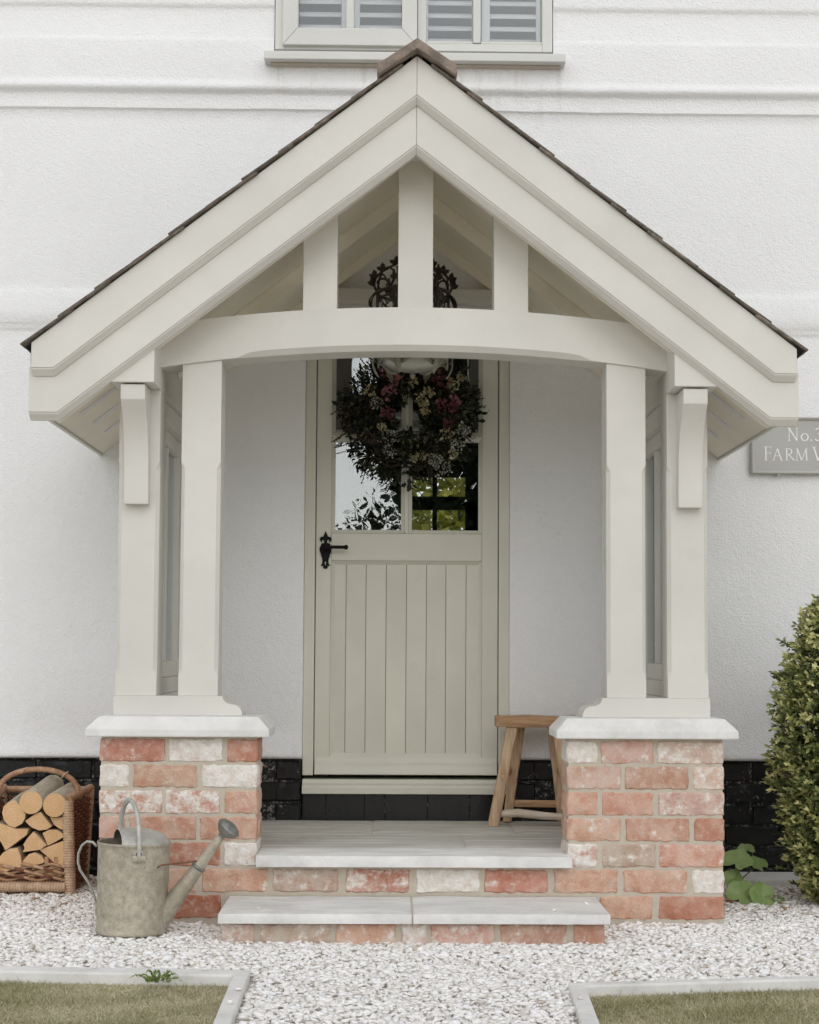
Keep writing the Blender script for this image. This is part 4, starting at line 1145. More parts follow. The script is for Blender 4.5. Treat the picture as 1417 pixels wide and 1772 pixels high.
# ================================================================== LANTERN
LX, LY = -0.002, -0.60
lan = thing('porch_lantern', 'ornate dark metal and glass lantern hanging inside the porch gable', 'lantern', (LX, LY, 2.04))
RL = 0.142
def ring(r, z, rad): return [(LX + r * math.cos(2 * PI * i / 32), LY + r * math.sin(2 * PI * i / 32), z) for i in range(33)]
obj('crown_ring', G().tube(ring(RL, 2.395, 0.0), 0.008, 8, False).tube(ring(RL - 0.006, 2.372, 0), 0.005, 8, False), 'bronze_dark', lan, smooth=60)
obj('lower_ring', G().tube(ring(RL, 2.150, 0), 0.010, 8, False).tube(ring(RL - 0.004, 2.130, 0), 0.006, 8, False), 'pewter', lan, smooth=60)
def pol(r, a, z): return (LX + r * math.cos(a), LY + r * math.sin(a), z)
def leafshape(g, base, tip, out, w, n=6):
    """a folded acanthus leaf from base to tip bulging along out"""
    b, t_, o_ = Vector(base), Vector(tip), Vector(out)
    d = (t_ - b); side = d.cross(o_).normalized()
    prev = None; rows_ = []
    for i in range(n + 1):
        u = i / n
        c = b + d * u + o_ * math.sin(u * PI) * 0.35 * d.length * 0.5
        ww = w * (math.sin(PI * min(1, u * 0.9 + 0.08)) ** 0.7) * (1 + 0.25 * math.sin(u * 20))
        rows_.append([c - side * ww, c + o_.normalized() * 0.006, c + side * ww])
    o = len(g.v)
    for r_ in rows_: g.v += [tuple(p) for p in r_]
    for i in range(n):
        a = o + i * 3
        g.f += [(a, a + 1, a + 4, a + 3), (a + 1, a + 2, a + 5, a + 4)]; g.mi += [0, 0]
for k in range(6):
    a = 2 * PI * k / 6 + 0.12
    er, et = Vector((math.cos(a), math.sin(a), 0)), Vector((-math.sin(a), math.cos(a), 0))
    g1 = G()
    # scroll arm rising to the centre
    arm = [pol(RL, a, 2.395), pol(RL + 0.016, a, 2.425), pol(RL + 0.010, a, 2.455), pol(RL - 0.02, a, 2.485), pol(0.07, a, 2.515), pol(0.03, a, 2.54), pol(0.012, a, 2.57)]
    g1.tube(arm, [0.006, 0.006, 0.006, 0.0055, 0.005, 0.005, 0.005], 6)
    cur = [Vector(pol(RL - 0.02, a, 2.432)) + er * (0.022 * math.cos(t_)) + Vector((0, 0, 0.022 * math.sin(t_))) for t_ in [PI * 1.9 * i / 14 for i in range(15)]]
    g1.tube(cur, 0.0045, 5)
    for u_ in range(5):
        p = Vector(arm[1 + min(4, u_)])
        leafshape(g1, p, p + er * 0.012 + Vector((0, 0, 0.034)) - er * 0.02 * u_ / 4, et, 0.010)
        leafshape(g1, p, p + er * 0.026 + Vector((0, 0, 0.014)), et, 0.009)
    obj('scroll_arm', g1, 'bronze_dark', lan)
    # arch between this arm and the next
    a2 = a + 2 * PI / 6
    pts = []
    for i in range(13):
        u_ = i / 12
        aa = a + (a2 - a) * u_
        pts.append(pol(RL - 0.012 * math.sin(u_ * PI), aa, 2.40 + 0.085 * math.sin(u_ * PI) ** 0.6))
    obj('crown_arch', G().tube(pts, 0.004, 5), 'bronze_dark', lan)
    # upright with acanthus leaves at both ends
    g2 = G()
    g2.tube([pol(RL, a, 2.395), pol(RL + 0.003, a, 2.30), pol(RL, a, 2.15)], 0.006, 6)
    leafshape(g2, pol(RL, a, 2.40), pol(RL + 0.018, a, 2.315), er, 0.030)
    leafshape(g2, pol(RL + 0.004, a, 2.40), pol(RL + 0.03, a, 2.34), er, 0.018)
    obj('upright', g2, 'bronze_dark', lan)
    g3 = G()
    leafshape(g3, pol(RL + 0.004, a, 2.155), pol(RL - 0.008, a, 2.056), er, 0.016, 8)
    leafshape(g3, pol(RL + 0.008, a, 2.165), pol(RL + 0.006, a, 2.115), er, 0.020, 8)
    obj('drop_leaf', g3, 'pewter', lan)
    pts = []
    for i in range(13):
        u_ = i / 12; aa = a + (a2 - a) * u_
        pts.append(pol(RL - 0.003, aa, 2.128 - 0.028 * abs(math.cos(u_ * PI)) ** 3))
    obj('scallop', G().tube(pts, 0.0065, 5, flat=(0.6, 1.7)), 'pewter', lan)
obj('glass_cylinder', G().lathe([(RL - 0.012, 2.155), (RL - 0.012, 2.385)], 32, (LX, LY, 0)), 'window_glass', lan, smooth=60)
obj('glass_dish', G().lathe([(RL - 0.010, 2.142), (RL - 0.02, 2.118), (RL - 0.05, 2.098), (0.05, 2.085), (0.001, 2.082)], 32, (LX, LY, 0)), 'frosted_glass', lan, smooth=60)
obj('finial', G().lathe([(0.001, 2.052), (0.008, 2.058), (0.012, 2.068), (0.007, 2.078), (0.014, 2.086), (0.001, 2.09)], 12, (LX, LY, 0)), 'pewter', lan, smooth=60)
ch = G()
for i in range(9):
    zc = 2.585 + i * 0.025
    if zc > 2.81: break
    pts = []
    for q in range(11):
        t_ = 2 * PI * q / 10
        dx_ = 0.007 * math.cos(t_)
        pts.append((LX + (dx_ if i % 2 else 0), LY + (0 if i % 2 else dx_), zc + 0.015 * math.sin(t_)))
    ch.tube(pts, 0.0022, 5, False)
obj('chain', ch, 'bronze_dark', lan)

# ================================================================== WREATH
WX, WY, WZ = -0.010, -0.012, 1.985
wr = thing('door_wreath', 'dark leafy wreath with dried red and cream flowers hanging on the door', 'wreath', (WX, WY, WZ))
RM = 0.185
tw = G()
for k in range(14):
    ph, rr_ = random.uniform(0, 6.28), random.uniform(-0.035, 0.035)
    pts = []
    for i in range(41):
        a = 2 * PI * i / 40
        r_ = RM + rr_ + 0.022 * math.sin(3 * a + ph) + 0.012 * math.sin(7 * a + ph * 2)
        pts.append((WX + r_ * math.cos(a), WY + 0.028 * math.sin(5 * a + ph), WZ + r_ * math.sin(a)))
    tw.tube(pts, 0.004, 5, False)
obj('twig_ring', tw, 'twig', wr, smooth=60)
def wreath_leaves(n, smin, smax, spread, name):
    a = rng.uniform(0, 2 * PI, n); t_ = rng.uniform(0, 2 * PI, n); m = np.sqrt(rng.uniform(0.05, 1, n)) * spread
    rad = RM + m * np.cos(t_) * (1.0 + 0.10 * np.sin(3 * a + 1) + 0.12 * np.sin(7 * a) + 0.1 * np.sin(13 * a + 2))
    y = WY - 0.5 * np.abs(m * np.sin(t_)) - 0.004
    loc = np.stack([WX + rad * np.cos(a) * 1.05, y, WZ + rad * np.sin(a)], 1)
    er = np.stack([np.cos(a), 0 * a, np.sin(a)], 1)
    d = er * np.cos(t_)[:, None] + np.array([[0, -1, 0]]) * np.abs(np.sin(t_))[:, None] * 0.8 + rng.normal(0, 0.6, (n, 3))
    R_ = rot_from_z(d, rng.uniform(0, 6.28, n)) * rng.uniform(smin, smax, n)[:, None, None]
    ti = rng.uniform(0, 1, n) ** 1.5
    o = obj(name, scatter_mesh(name, LEAF_V, LEAF_F, R_, loc, ti), 'wreath_leaf', wr)
    o['kind'] = 'stuff'
wreath_leaves(2300, 0.018, 0.040, 0.104, 'foliage')
wreath_leaves(900, 0.008, 0.018, 0.125, 'foliage')
# sprigs sticking out of the silhouette
for k in range(70):
    a = random.uniform(0, 6.28); r0 = RM + 0.05
    ln = random.uniform(0.05, 0.12)
    er, et = Vector((math.cos(a), 0, math.sin(a))), Vector((-math.sin(a), 0, math.cos(a)))
    dirv = (er + et * random.uniform(-1.0, 1.0) + Vector((0, random.uniform(-0.6, 0.1), 0))).normalized()
    p0 = Vector((WX, WY - 0.03, WZ)) + er * r0
    n = 9
    loc, dd = [], []
    gs = G(); gs.tube([p0, p0 + dirv * ln * 0.5 + Vector((0, 0, 0.004)), p0 + dirv * ln], 0.0014, 4)
    for i in range(n):
        p = p0 + dirv * ln * (0.3 + 0.7 * i / (n - 1))
        loc.append(tuple(p)); dd.append(tuple((dirv + Vector((random.uniform(-1, 1), random.uniform(-1, 1), random.uniform(-1, 1))) * 0.9)))
    R_ = rot_from_z(np.array(dd), rng.uniform(0, 6.28, n)) * rng.uniform(0.012, 0.022, n)[:, None, None]
    if k % 3 == 0:
        me = scatter_mesh('sprig', [(1, 0, 0), (-1, 0, 0), (0, 1, 0), (0, -1, 0), (0, 0, 1), (0, 0, -1)],
                          [(0, 2, 4), (2, 1, 4), (1, 3, 4), (3, 0, 4), (2, 0, 5), (1, 2, 5), (3, 1, 5), (0, 3, 5)], R_ * 0.25, np.array(loc), rng.uniform(0, .9, n))
    else:
        me = scatter_mesh('sprig', LEAF_V, LEAF_F, R_, np.array(loc), rng.uniform(0, 0.8, n))
    sp_ = obj('sprig', me, 'wreath_leaf', wr)
    obj('stem', gs, 'twig', sp_)
# flower heads: (px offsets from wreath centre in metres)
def blossom(dx, dz, r, n, psz, mat, name):
    d = rng.normal(0, 1, (n, 3)); d[:, 1] = -np.abs(d[:, 1]) - 0.15
    d /= np.linalg.norm(d, axis=1, keepdims=True)
    loc = np.array([[WX + dx, WY - 0.055, WZ + dz]]) + d * r * rng.uniform(0.55, 1.05, n)[:, None] * np.array([[1, 0.6, 1]])
    R_ = rot_from_z(d + rng.normal(0, 0.9, (n, 3)), rng.uniform(0, 6.28, n)) * (psz * rng.uniform(0.6, 1.3, n))[:, None, None]
    PV = [(0, 0, 0), (0.55, 0.15, 0.5), (0.3, 0.1, 1.0), (-0.3, 0.1, 1.0), (-0.55, 0.15, 0.5)]
    PF = [(0, 1, 2), (0, 2, 3), (0, 3, 4)]
    obj(name, scatter_mesh(name, PV, PF, R_, loc, rng.uniform(0, 1, n)), mat, wr)
for (dx, dz, r) in ((-0.075, 0.175, 0.034), (-0.105, 0.19, 0.022), (0.125, 0.175, 0.042), (0.155, 0.145, 0.03), (0.14, 0.045, 0.028), (0.185, 0.035, 0.027), (-0.09, 0.005, 0.028), (0.17, -0.035, 0.020)):
    blossom(dx, dz, r, 46, 0.012, 'petal_red', 'hydrangea_head')
for (dx, dz, r) in ((-0.085, 0.105, 0.032), (-0.06, 0.15, 0.022), (0.20, 0.065, 0.022)):
    blossom(dx, dz, r, 40, 0.015, 'petal_pink', 'hydrangea_head')
for (dx, dz, r) in ((-0.175, 0.105, 0.024), (0.09, 0.105, 0.022), (0.065, 0.045, 0.020), (0.045, 0.075, 0.026), (0.075, 0.02, 0.013), (0.02, -0.185, 0.020), (0.055, -0.175, 0.022), (0.02, 0.145, 0.02), (0.19, 0.14, 0.026),
                    (-0.12, -0.055, 0.020), (0.165, -0.075, 0.03), (0.19, -0.165, 0.024), (0.225, 0.17, 0.016)):
    blossom(dx, dz, r, 34, 0.012, 'petal_cream', 'cream_bloom')
for (dx, dz, r) in ((-0.075, -0.095, 0.038), (-0.085, -0.155, 0.034), (0.145, -0.225, 0.046), (0.205, -0.13, 0.036), (0.235, -0.06, 0.034), (0.11, -0.19, 0.03), (-0.14, 0.05, 0.03)):
    blossom(dx, dz, r, 95, 0.0062, 'petal_white', 'baby_breath')

# ================================================================== STOOL
sto = thing('wooden_stool', 'rustic bare wood stool with splayed legs standing beside the door', 'stool', (0.53, -0.16, 0.246))
def plank_seat():
    gg = G()
    nx = 14; rows_ = []
    for i in range(nx + 1):
        x = 0.362 + 0.345 * i / nx
        w = 0.0035 * mnoise.noise((x * 14, 0, 1)); e = 0.008 if i in (0, nx) else 0.0
        z0, z1 = 0.655 + w, 0.700 + 0.004 * mnoise.noise((x * 9, 5, 1))
        rows_.append([(x, -0.235 + e, z0 + 0.006 + e * .5), (x, -0.228 + e, z0), (x, -0.07 - e, z0), (x, -0.063 - e, z0 + 0.006), (x, -0.063 - e, z1 - 0.006), (x, -0.070 - e, z1), (x, -0.226 + e, z1 - e * .6), (x, -0.235 + e, z1 - 0.007 - e * .5)])
    n = 8
    gg.add(sum(rows_, []), [(i * n + k, i * n + (k + 1) % n, (i + 1) * n + (k + 1) % n, (i + 1) * n + k) for i in range(nx) for k in range(n)] + [tuple(range(n)), tuple(nx * n + k for k in range(n))])
    return gg
obj('seat', plank_seat(), 'stool_wood_x', sto, smooth=50)
def leg(top, bot, wx, wy, nm='leg', mat='stool_wood_z', taper=1.0, seed=0):
    gg = G(); n = 8; rings = []
    t_, b_ = Vector(top), Vector(bot)
    for i in range(n + 1):
        u = i / n; c = t_.lerp(b_, u)
        k = 1 + (taper - 1) * u
        jx, jy = 0.0035 * mnoise.noise((u * 5, seed, 0)), 0.0035 * mnoise.noise((u * 5, seed, 8))
        a, b = wx / 2 * k, wy / 2 * k
        c = c + Vector((jx, jy, 0))
        ch_ = 0.005
        rings += [(c.x - a + ch_, c.y - b, c.z), (c.x + a - ch_, c.y - b, c.z), (c.x + a, c.y - b + ch_, c.z), (c.x + a, c.y + b - ch_, c.z),
                  (c.x + a - ch_, c.y + b, c.z), (c.x - a + ch_, c.y + b, c.z), (c.x - a, c.y + b - ch_, c.z), (c.x - a, c.y - b + ch_, c.z)]
    gg.add(rings, [(i * 8 + k, i * 8 + (k + 1) % 8, (i + 1) * 8 + (k + 1) % 8, (i + 1) * 8 + k) for i in range(n) for k in range(8)] + [tuple(range(8)), tuple(n * 8 + k for k in range(8))])
    return obj(nm, gg, mat, sto, smooth=40)
leg((0.428, -0.200, 0.657), (0.348, -0.232, 0.2475), 0.046, 0.040, taper=1.0, seed=1)
leg((0.470, -0.100, 0.657), (0.418, -0.045, 0.2475), 0.040, 0.036, taper=0.95, seed=2)
leg((0.615, -0.200, 0.657), (0.678, -0.232, 0.2475), 0.042, 0.040, taper=0.95, seed=3)
leg((0.605, -0.100, 0.657), (0.655, -0.045, 0.2475), 0.040, 0.036, taper=0.95, seed=4)
obj('stretcher', G().tube([(0.385, -0.235, 0.460), (0.432, -0.055, 0.468)], [0.013, 0.013], 6, flat=(1, 1.5)), 'stool_wood_x', sto, smooth=30)
obj('stretcher', G().tube([(0.645, -0.235, 0.460), (0.635, -0.055, 0.468)], [0.013, 0.013], 6, flat=(1, 1.5)), 'stool_wood_x', sto, smooth=30)
obj('stretcher', G().tube([(0.350, -0.226, 0.295), (0.45, -0.222, 0.300), (0.56, -0.222, 0.288), (0.678, -0.226, 0.282)], [0.013, 0.016, 0.015, 0.012], 8, flat=(1, 1.1)), 'stool_wood_grey', sto, smooth=50)
obj('stretcher', G().tube([(0.418, -0.05, 0.325), (0.66, -0.05, 0.322)], [0.013, 0.013], 6, flat=(1, 1.3)), 'stool_wood_x', sto, smooth=30)

# ================================================================== WATERING CAN
KX, KY, KZ = -0.957, -1.42, 0.012
can = thing('watering_can', 'old galvanised watering can with long spout standing on the gravel', 'watering can', (KX, KY, 0))
tiltm = Matrix.Rotation(math.radians(1.2), 3, 'Y')
cb = G().lathe([(0.0, 0.012), (0.110, 0.012), (0.116, 0.004), (0.1185, 0.0), (0.1205, 0.004), (0.1195, 0.010), (0.1175, 0.014), (0.118, 0.06), (0.1200, 0.16), (0.1215, 0.285), (0.1225, 0.294), (0.1245, 0.297),
               (0.1250, 0.301), (0.1235, 0.305), (0.1210, 0.303), (0.1195, 0.295), (0.1165, 0.16), (0.1150, 0.016), (0.0, 0.016)], 56, (KX, KY, KZ), tiltm)
body = obj('body', cb, 'galvanised', can, smooth=40)
# half cover over the spout side of the mouth
hc = G(); nn = 20; mm = 8; rows_ = []
A0, A1, RC = math.radians(-99), math.radians(134), 0.1215
E0, E1 = Vector((RC * math.cos(A0), RC * math.sin(A0))), Vector((RC * math.cos(A1), RC * math.sin(A1)))
def dome(x, y):
    p = tiltm @ Vector((x, y, 0.300 + 0.050 * max(0.0, 1 - (x * x + y * y) / RC ** 2) ** 0.55))
    return tuple(p + Vector((KX, KY, KZ)))
for j in range(mm + 1):
    for i in range(nn + 1):
        e = E0.lerp(E1, i / nn); a = A0 + (A1 - A0) * i / nn
        rim = Vector((RC * math.cos(a), RC * math.sin(a)))
        q_ = e.lerp(rim, j / mm)
        rows_.append(dome(q_.x, q_.y))
hc.add(rows_, [(j * (nn + 1) + i, j * (nn + 1) + i + 1, (j + 1) * (nn + 1) + i + 1, (j + 1) * (nn + 1) + i) for j in range(mm) for i in range(nn)])
cov = obj('half_cover', hc, 'galvanised_light', can, smooth=60)
obj('cover_rim', G().tube(rows_[:nn + 1], 0.0024, 6), 'galvanised_light', cov, smooth=60)
# bail handle from front to back
pts = []
for i in range(25):
    a = PI * i / 24
    k = math.sin(a)
    pts.append((KX + 0.052 * math.cos(a) - 0.010, KY - 0.120 * math.cos(a), KZ + 0.262 + 0.180 * k ** 0.62))
obj('bail_handle', G().tube(pts, 0.0095, 10, flat=(0.85, 1.05)), 'galvanised_light', can, smooth=60)
for s in (-1, 1):
    yy = KY + s * 0.124; lx = -0.010 - s * 0.052
    lug = obj('lug', G().tube([(KX + lx + 0.014 * math.cos(t_), yy, KZ + 0.272 + 0.014 * math.sin(t_)) for t_ in [2 * PI * i / 12 for i in range(13)]], 0.003, 6, False), 'galvanised_light', can, smooth=60)
    obj('rivet_plate', G().tube([(KX + lx - 0.022, yy, KZ + 0.258), (KX + lx + 0.022, yy, KZ + 0.258)], 0.011, 8, flat=(0.35, 1)), 'galvanised', lug, smooth=50)
# grip at the back
gp = [(KX - 0.121, 0.286), (KX - 0.135, 0.300), (KX - 0.155, 0.302), (KX - 0.172, 0.288), (KX - 0.183, 0.262), (KX - 0.184, 0.232), (KX - 0.176, 0.205), (KX - 0.160, 0.182), (KX - 0.142, 0.156), (KX - 0.128, 0.122), (KX - 0.119, 0.090)]
obj('grip', G().tube([(x, KY, z + KZ) for x, z in gp], [0.007] * 11, 8, flat=(1.25, 0.6)), 'galvanised_light', can, smooth=60)
obj('grip_pad', G().tube([(KX - 0.117, KY, KZ + 0.10), (KX - 0.118, KY, KZ + 0.055)], [0.013, 0.010], 8, flat=(0.5, 1)), 'galvanised', can, smooth=50)
# spout, collar, rose
S0, S1 = Vector((KX + 0.092, KY, 0.045)), Vector((KX + 0.305, KY - 0.01, 0.338))
sd_ = (S1 - S0).normalized()
spt = obj('spout', G().tube([S0, S0.lerp(S1, 0.5), S0.lerp(S1, 0.985)], [0.037, 0.025, 0.0125], 16), 'galvanised', can, smooth=50)
c0 = S0.lerp(S1, 0.63)
obj('collar', G().tube([c0 - sd_ * 0.006, c0 - sd_ * 0.003, c0 + sd_ * 0.003, c0 + sd_ * 0.006], [0.0225, 0.026, 0.026, 0.022], 16), 'tarnished', spt, smooth=60)
c1 = S0.lerp(S1, 0.975)
rd = (sd_ + Vector((0.55, -0.1, -0.75)) * 0.0).normalized()
axis_r = Vector((0.55, -0.12, 0.62)).normalized()
rose = G()
pr = [(0.0, 0.012), (0.012, 0.0145), (0.018, 0.026), (0.030, 0.038), (0.043, 0.043), (0.0455, 0.044), (0.048, 0.042), (0.056, 0.034), (0.062, 0.018), (0.064, 0.001)]
rose.tube([c1 + axis_r * d for d, _ in pr], [r for _, r in pr], 20)
obj('rose', rose, 'tarnished', spt, smooth=50)
obj('stay', G().tube([(KX + 0.096, KY - 0.076, 0.236), (KX + 0.112, KY - 0.084, 0.246), (KX + 0.15, KY - 0.06, 0.247), tuple(c0 + Vector((-0.004, -0.012, 0.022)))], 0.0030, 6), 'rusty_wire', can, smooth=60)

# ================================================================== LOG BASKET
BX0, BX1, BY0, BY1 = -1.668, -1.345, -0.50, -0.215
bas = thing('log_basket', 'square wicker log basket with arched handle by the black plinth', 'basket', ((BX0 + BX1) / 2, (BY0 + BY1) / 2, 0))
def coil_post(x, y, z0, z1, r, lean=(0, 0)):
    pr = []; z = z0
    while z < z1:
        pr += [(r * 0.84, z), (r, z + 0.0035), (r * 1.0, z + 0.0065), (r * 0.84, z + 0.010)]
        z += 0.0105
    gg = G(); gg.lathe(pr, 10, (0, 0, 0))
    gg.v = [(x + vx + lean[0] * vz / z1, y + vy + lean[1] * vz / z1, vz) for vx, vy, vz in gg.v]
    gg.add([(x + lean[0] + r * .84 * math.cos(2 * PI * k / 10), y + lean[1] + r * .84 * math.sin(2 * PI * k / 10), z) for k in range(10)], [tuple(range(10))])
    return obj('corner_post', gg, 'wicker_pale', bas, smooth=70)
LE = 0.018
coil_post(BX1, BY0, 0.002, 0.365, 0.0235, (-LE * 0.9, 0)); coil_post(BX0, BY0, 0.002, 0.365, 0.0235, (LE * 0.5, 0))
coil_post(BX1, BY1, 0.002, 0.385, 0.020, (LE, 0)); coil_post(BX0, BY1, 0.002, 0.385, 0.020, (-LE, 0))
def weave(p0, p1, z0, z1, lean0, lean1, mat, nstake=8, r=0.0052, zt=0.37, name='woven_side', pitch=0.0125):
    """horizontal withies running over and under upright stakes between two corners"""
    gg = G(); p0, p1 = Vector(p0), Vector(p1)
    d = p1 - p0; nrm = Vector((d.y, -d.x, 0)).normalized()
    k = 0; z = z0
    while z < z1:
        pts = []
        n = nstake * 4
        for i in range(n + 1):
            u = i / n
            p = p0.lerp(p1, u) + (Vector(lean0) * (1 - u) + Vector(lean1) * u) * (z / zt)
            off = math.sin(u * nstake * PI + (PI if k % 2 else 0)) * 0.0072
            pts.append((p.x + nrm.x * off, p.y + nrm.y * off, z + 0.0018 * math.sin(u * 9 + k)))
        gg.tube(pts, r, 5, False)
        z += pitch; k += 1
    o = obj(name, gg, mat, bas, smooth=70); o['kind'] = 'stuff'
    st_ = G()
    for i in range(1, nstake):
        u = i / nstake
        a = p0.lerp(p1, u); l = (Vector(lean0) * (1 - u) + Vector(lean1) * u)
        st_.tube([(a.x + l.x * z0 / zt, a.y + l.y * z0 / zt, z0), (a.x + l.x * z1 / zt, a.y + l.y * z1 / zt, z1)], 0.0042, 5)
    obj('stake', st_, 'wicker_brown', o)
weave((BX1 + 0.004, BY0 + 0.014, 0), (BX1 + 0.004, BY1 - 0.01, 0), 0.03, 0.365, (-LE * .9, 0, 0), (LE, 0, 0), 'wicker_brown', 7)
weave((BX0, BY0 + 0.014, 0), (BX0, BY1 - 0.01, 0), 0.03, 0.365, (LE * .5, 0, 0), (-LE, 0, 0), 'wicker_brown', 7)
weave((BX0 + 0.014, BY1, 0), (BX1 - 0.014, BY1, 0), 0.03, 0.365, (-LE, 0, 0), (LE, 0, 0), 'wicker_brown', 9)
# low front: twisted withies over a wrapped bottom rail
def front_rail(z, r, name, mat):
    pr = []; x = BX0 + 0.02; gg = G()
    pts, rs = [], []
    while x < BX1 - 0.022:
        pts += [(x, BY0 - 0.004, z), (x + 0.004, BY0 - 0.004, z), (x + 0.0075, BY0 - 0.004, z), (x + 0.0110, BY0 - 0.004, z)]; rs += [r * 0.84, r, r, r * 0.84]
        x += 0.0115
    gg.tube(pts, rs, 10)
    return obj(name, gg, mat, bas, smooth=70)
front_rail(0.030, 0.0225, 'bottom_rail', 'wicker_pale')
for k, (z, m) in enumerate(((0.062, 'wicker_tan'), (0.070, 'wicker_brown'), (0.079, 'wicker_tan'), (0.088, 'wicker_tan'), (0.097, 'wicker_brown'), (0.106, 'wicker_pale'), (0.114, 'wicker_tan'))):
    pts = []
    for i in range(41):
        u = i / 40
        pts.append((BX0 + 0.018 + (BX1 - BX0 - 0.036) * u, BY0 - 0.008 - 0.009 * math.sin(u * 5 * PI + k * 2.1), z + 0.006 * math.sin(u * 5 * PI + k * 2.1 + 1.2)))
    obj('front_withy', G().tube(pts, 0.0062, 6), m, bas, smooth=70)
for i in range(8):
    x = BX0 + 0.035 + i * 0.037
    obj('front_slat', G().box(x, x + 0.016, BY0 - 0.006, BY0 + 0.003, 0.116, 0.148), 'wicker_tan', bas, 0.002)
obj('front_lath', G().box(BX0 + 0.02, BX1 - 0.026, BY0 + 0.004, BY0 + 0.010, 0.05, 0.147), 'wicker_brown', bas, 0.002)
# rims and arched handle
obj('rim', G().tube([(BX1 - LE * .9, BY0 - 0.01, 0.372), (BX1, -0.36, 0.386), (BX1 + LE, BY1 + 0.015, 0.394)], 0.017, 10), 'wicker_tan', bas, smooth=60)
obj('rim', G().tube([(BX0 + LE * .5, BY0 - 0.01, 0.372), (BX0, -0.36, 0.386), (BX0 - LE, BY1 + 0.015, 0.394)], 0.017, 10), 'wicker_tan', bas, smooth=60)
obj('rim', G().tube([(BX0 - LE, BY1, 0.388), (BX1 + LE, BY1, 0.388)], 0.015, 10), 'wicker_tan', bas, smooth=60)
pts, rs = [], []
for i in range(161):
    a = PI * i / 160
    pts.append(((BX0 + BX1) / 2 + 0.162 * math.cos(a), -0.375, 0.375 + 0.108 * math.sin(a) ** 0.8)); rs.append(0.0105 + 0.0016 * (1 if i % 3 == 0 else 0))
obj('handle', G().tube(pts, rs, 8), 'wicker_tan', bas, smooth=60)
for xx in (-1.565, -1.40):
    hz_ = 0.375 + 0.108 * max(0.0, 1 - ((xx - (BX0 + BX1) / 2) / 0.162) ** 2) ** 0.4
    obj('binding', G().tube([(xx + 0.017 * math.cos(t_) * 0.7, -0.375 + 0.015 * math.sin(t_), hz_ + 0.017 * math.cos(t_) * 0.7) for t_ in [2 * PI * i / 12 for i in range(13)]], 0.003, 5, False), 'wicker_pale', bas)

# logs -----------------------------------------------------------------------
def ZP(a, b): return (-1.632 + a * 0.1354 * 0.002294, 0.517 - b * 0.1354 * 0.002275)
def circ(cx, cy, rx, ry, seed):
    return [(cx + rx * (1 + 0.05 * mnoise.noise((math.cos(2 * PI * i / 22) * 1.2, math.sin(2 * PI * i / 22) * 1.2, seed))) * math.cos(2 * PI * i / 22), cy - ry * math.sin(2 * PI * i / 22)) for i in range(22)]
def log(label, poly, yf=-0.485, length=0.24, shift=(0, 0), bark=False, seed=0):
    pts = [ZP(a, b) for a, b in poly]
    # subdivide the outline and roughen it a little so split faces do not look machined
    out = []
    for i, p in enumerate(pts):
        q = pts[(i + 1) % len(pts)]
        L_ = math.hypot(q[0] - p[0], q[1] - p[1]); n = max(1, int(L_ / 0.014))
        for k in range(n):
            u = k / n; x = p[0] + (q[0] - p[0]) * u; z = p[1] + (q[1] - p[1]) * u
            j = 0.0 if bark else 0.0018
            out.append((x + j * mnoise.noise((x * 90, z * 90, seed)), z + j * mnoise.noise((x * 90, z * 90, seed + 5))))
    n = len(out)
    cx_, cz_ = sum(p[0] for p in out) / n, sum(p[1] for p in out) / n
    base = (cx_, yf - 0.022, cz_)
    gg = G(); rr = []
    for u in (0.0, 0.012, 0.35, 0.7, 1.0):
        y = length * u
        kk = 1.0 if u else 0.975
        for (x, z) in out:
            w = 0.003 * mnoise.noise((x * 20, y * 14, z * 20 + seed))
            rr.append(((x - cx_) * (kk + w * 5) + shift[0] * u, y, (z - cz_) * (kk + w * 5) + shift[1] * u))
    gg.v = rr
    for lv in range(4):
        for i in range(n):
            j = (i + 1) % n
            gg.f.append((lv * n + i, lv * n + j, (lv + 1) * n + j, (lv + 1) * n + i)); gg.mi.append(1)
    gg.f.append(tuple(range(n))); gg.mi.append(0)
    gg.f.append(tuple(4 * n + i for i in range(n - 1, -1, -1))); gg.mi.append(0)
    o = obj('log', gg, ['log_end', 'log_bark' if bark else 'log_side'], None, smooth=40, loc=base)
    tag(o, label, 'log', 'split logs stacked in the wicker basket')
log('round log with pale cut face, topmost in the basket under the handle', circ(415, 500, 152, 152, 1), -0.50, 0.22, (0.040, 0.046), True, 1)
log('round log with a dark knot on its cut face, beside the right basket post', circ(715, 535, 150, 158, 2), -0.498, 0.21, (0.028, 0.026), True, 2)
log('egg shaped round log at the upper left of the basket stack', [(45, 640), (60, 560), (120, 500), (205, 468), (255, 520), (300, 580), (345, 650), (340, 710), (300, 780), (210, 828), (130, 800), (70, 730)], -0.492, 0.24, (0.0, 0.02), True, 3)
log('curved wedge log directly below the topmost round log', [(340, 740), (440, 670), (530, 618), (610, 720), (680, 808), (620, 850), (520, 862), (430, 830), (380, 790)], -0.488, seed=4)
log('split log half hidden under the knotted round log by the basket post', [(640, 690), (700, 705), (790, 690), (858, 640), (872, 880), (780, 848), (690, 790)], -0.475, seed=5)
log('large triangular split log with a brown stain at the left of the basket', [(-130, 800), (0, 768), (110, 800), (230, 842), (385, 842), (362, 918), (230, 1020), (95, 1122), (40, 1020), (-60, 900)], -0.486, seed=6)
log('diamond shaped split log in the centre of the basket stack', [(450, 872), (540, 960), (622, 1050), (540, 1108), (420, 1122), (312, 1140), (340, 1090), (318, 1040), (380, 950)], -0.490, seed=7)
log('quarter log with rounded top just right of the stack centre', [(555, 900), (640, 852), (740, 855), (810, 895), (838, 940), (740, 1000), (628, 1056), (600, 990)], -0.484, seed=8)
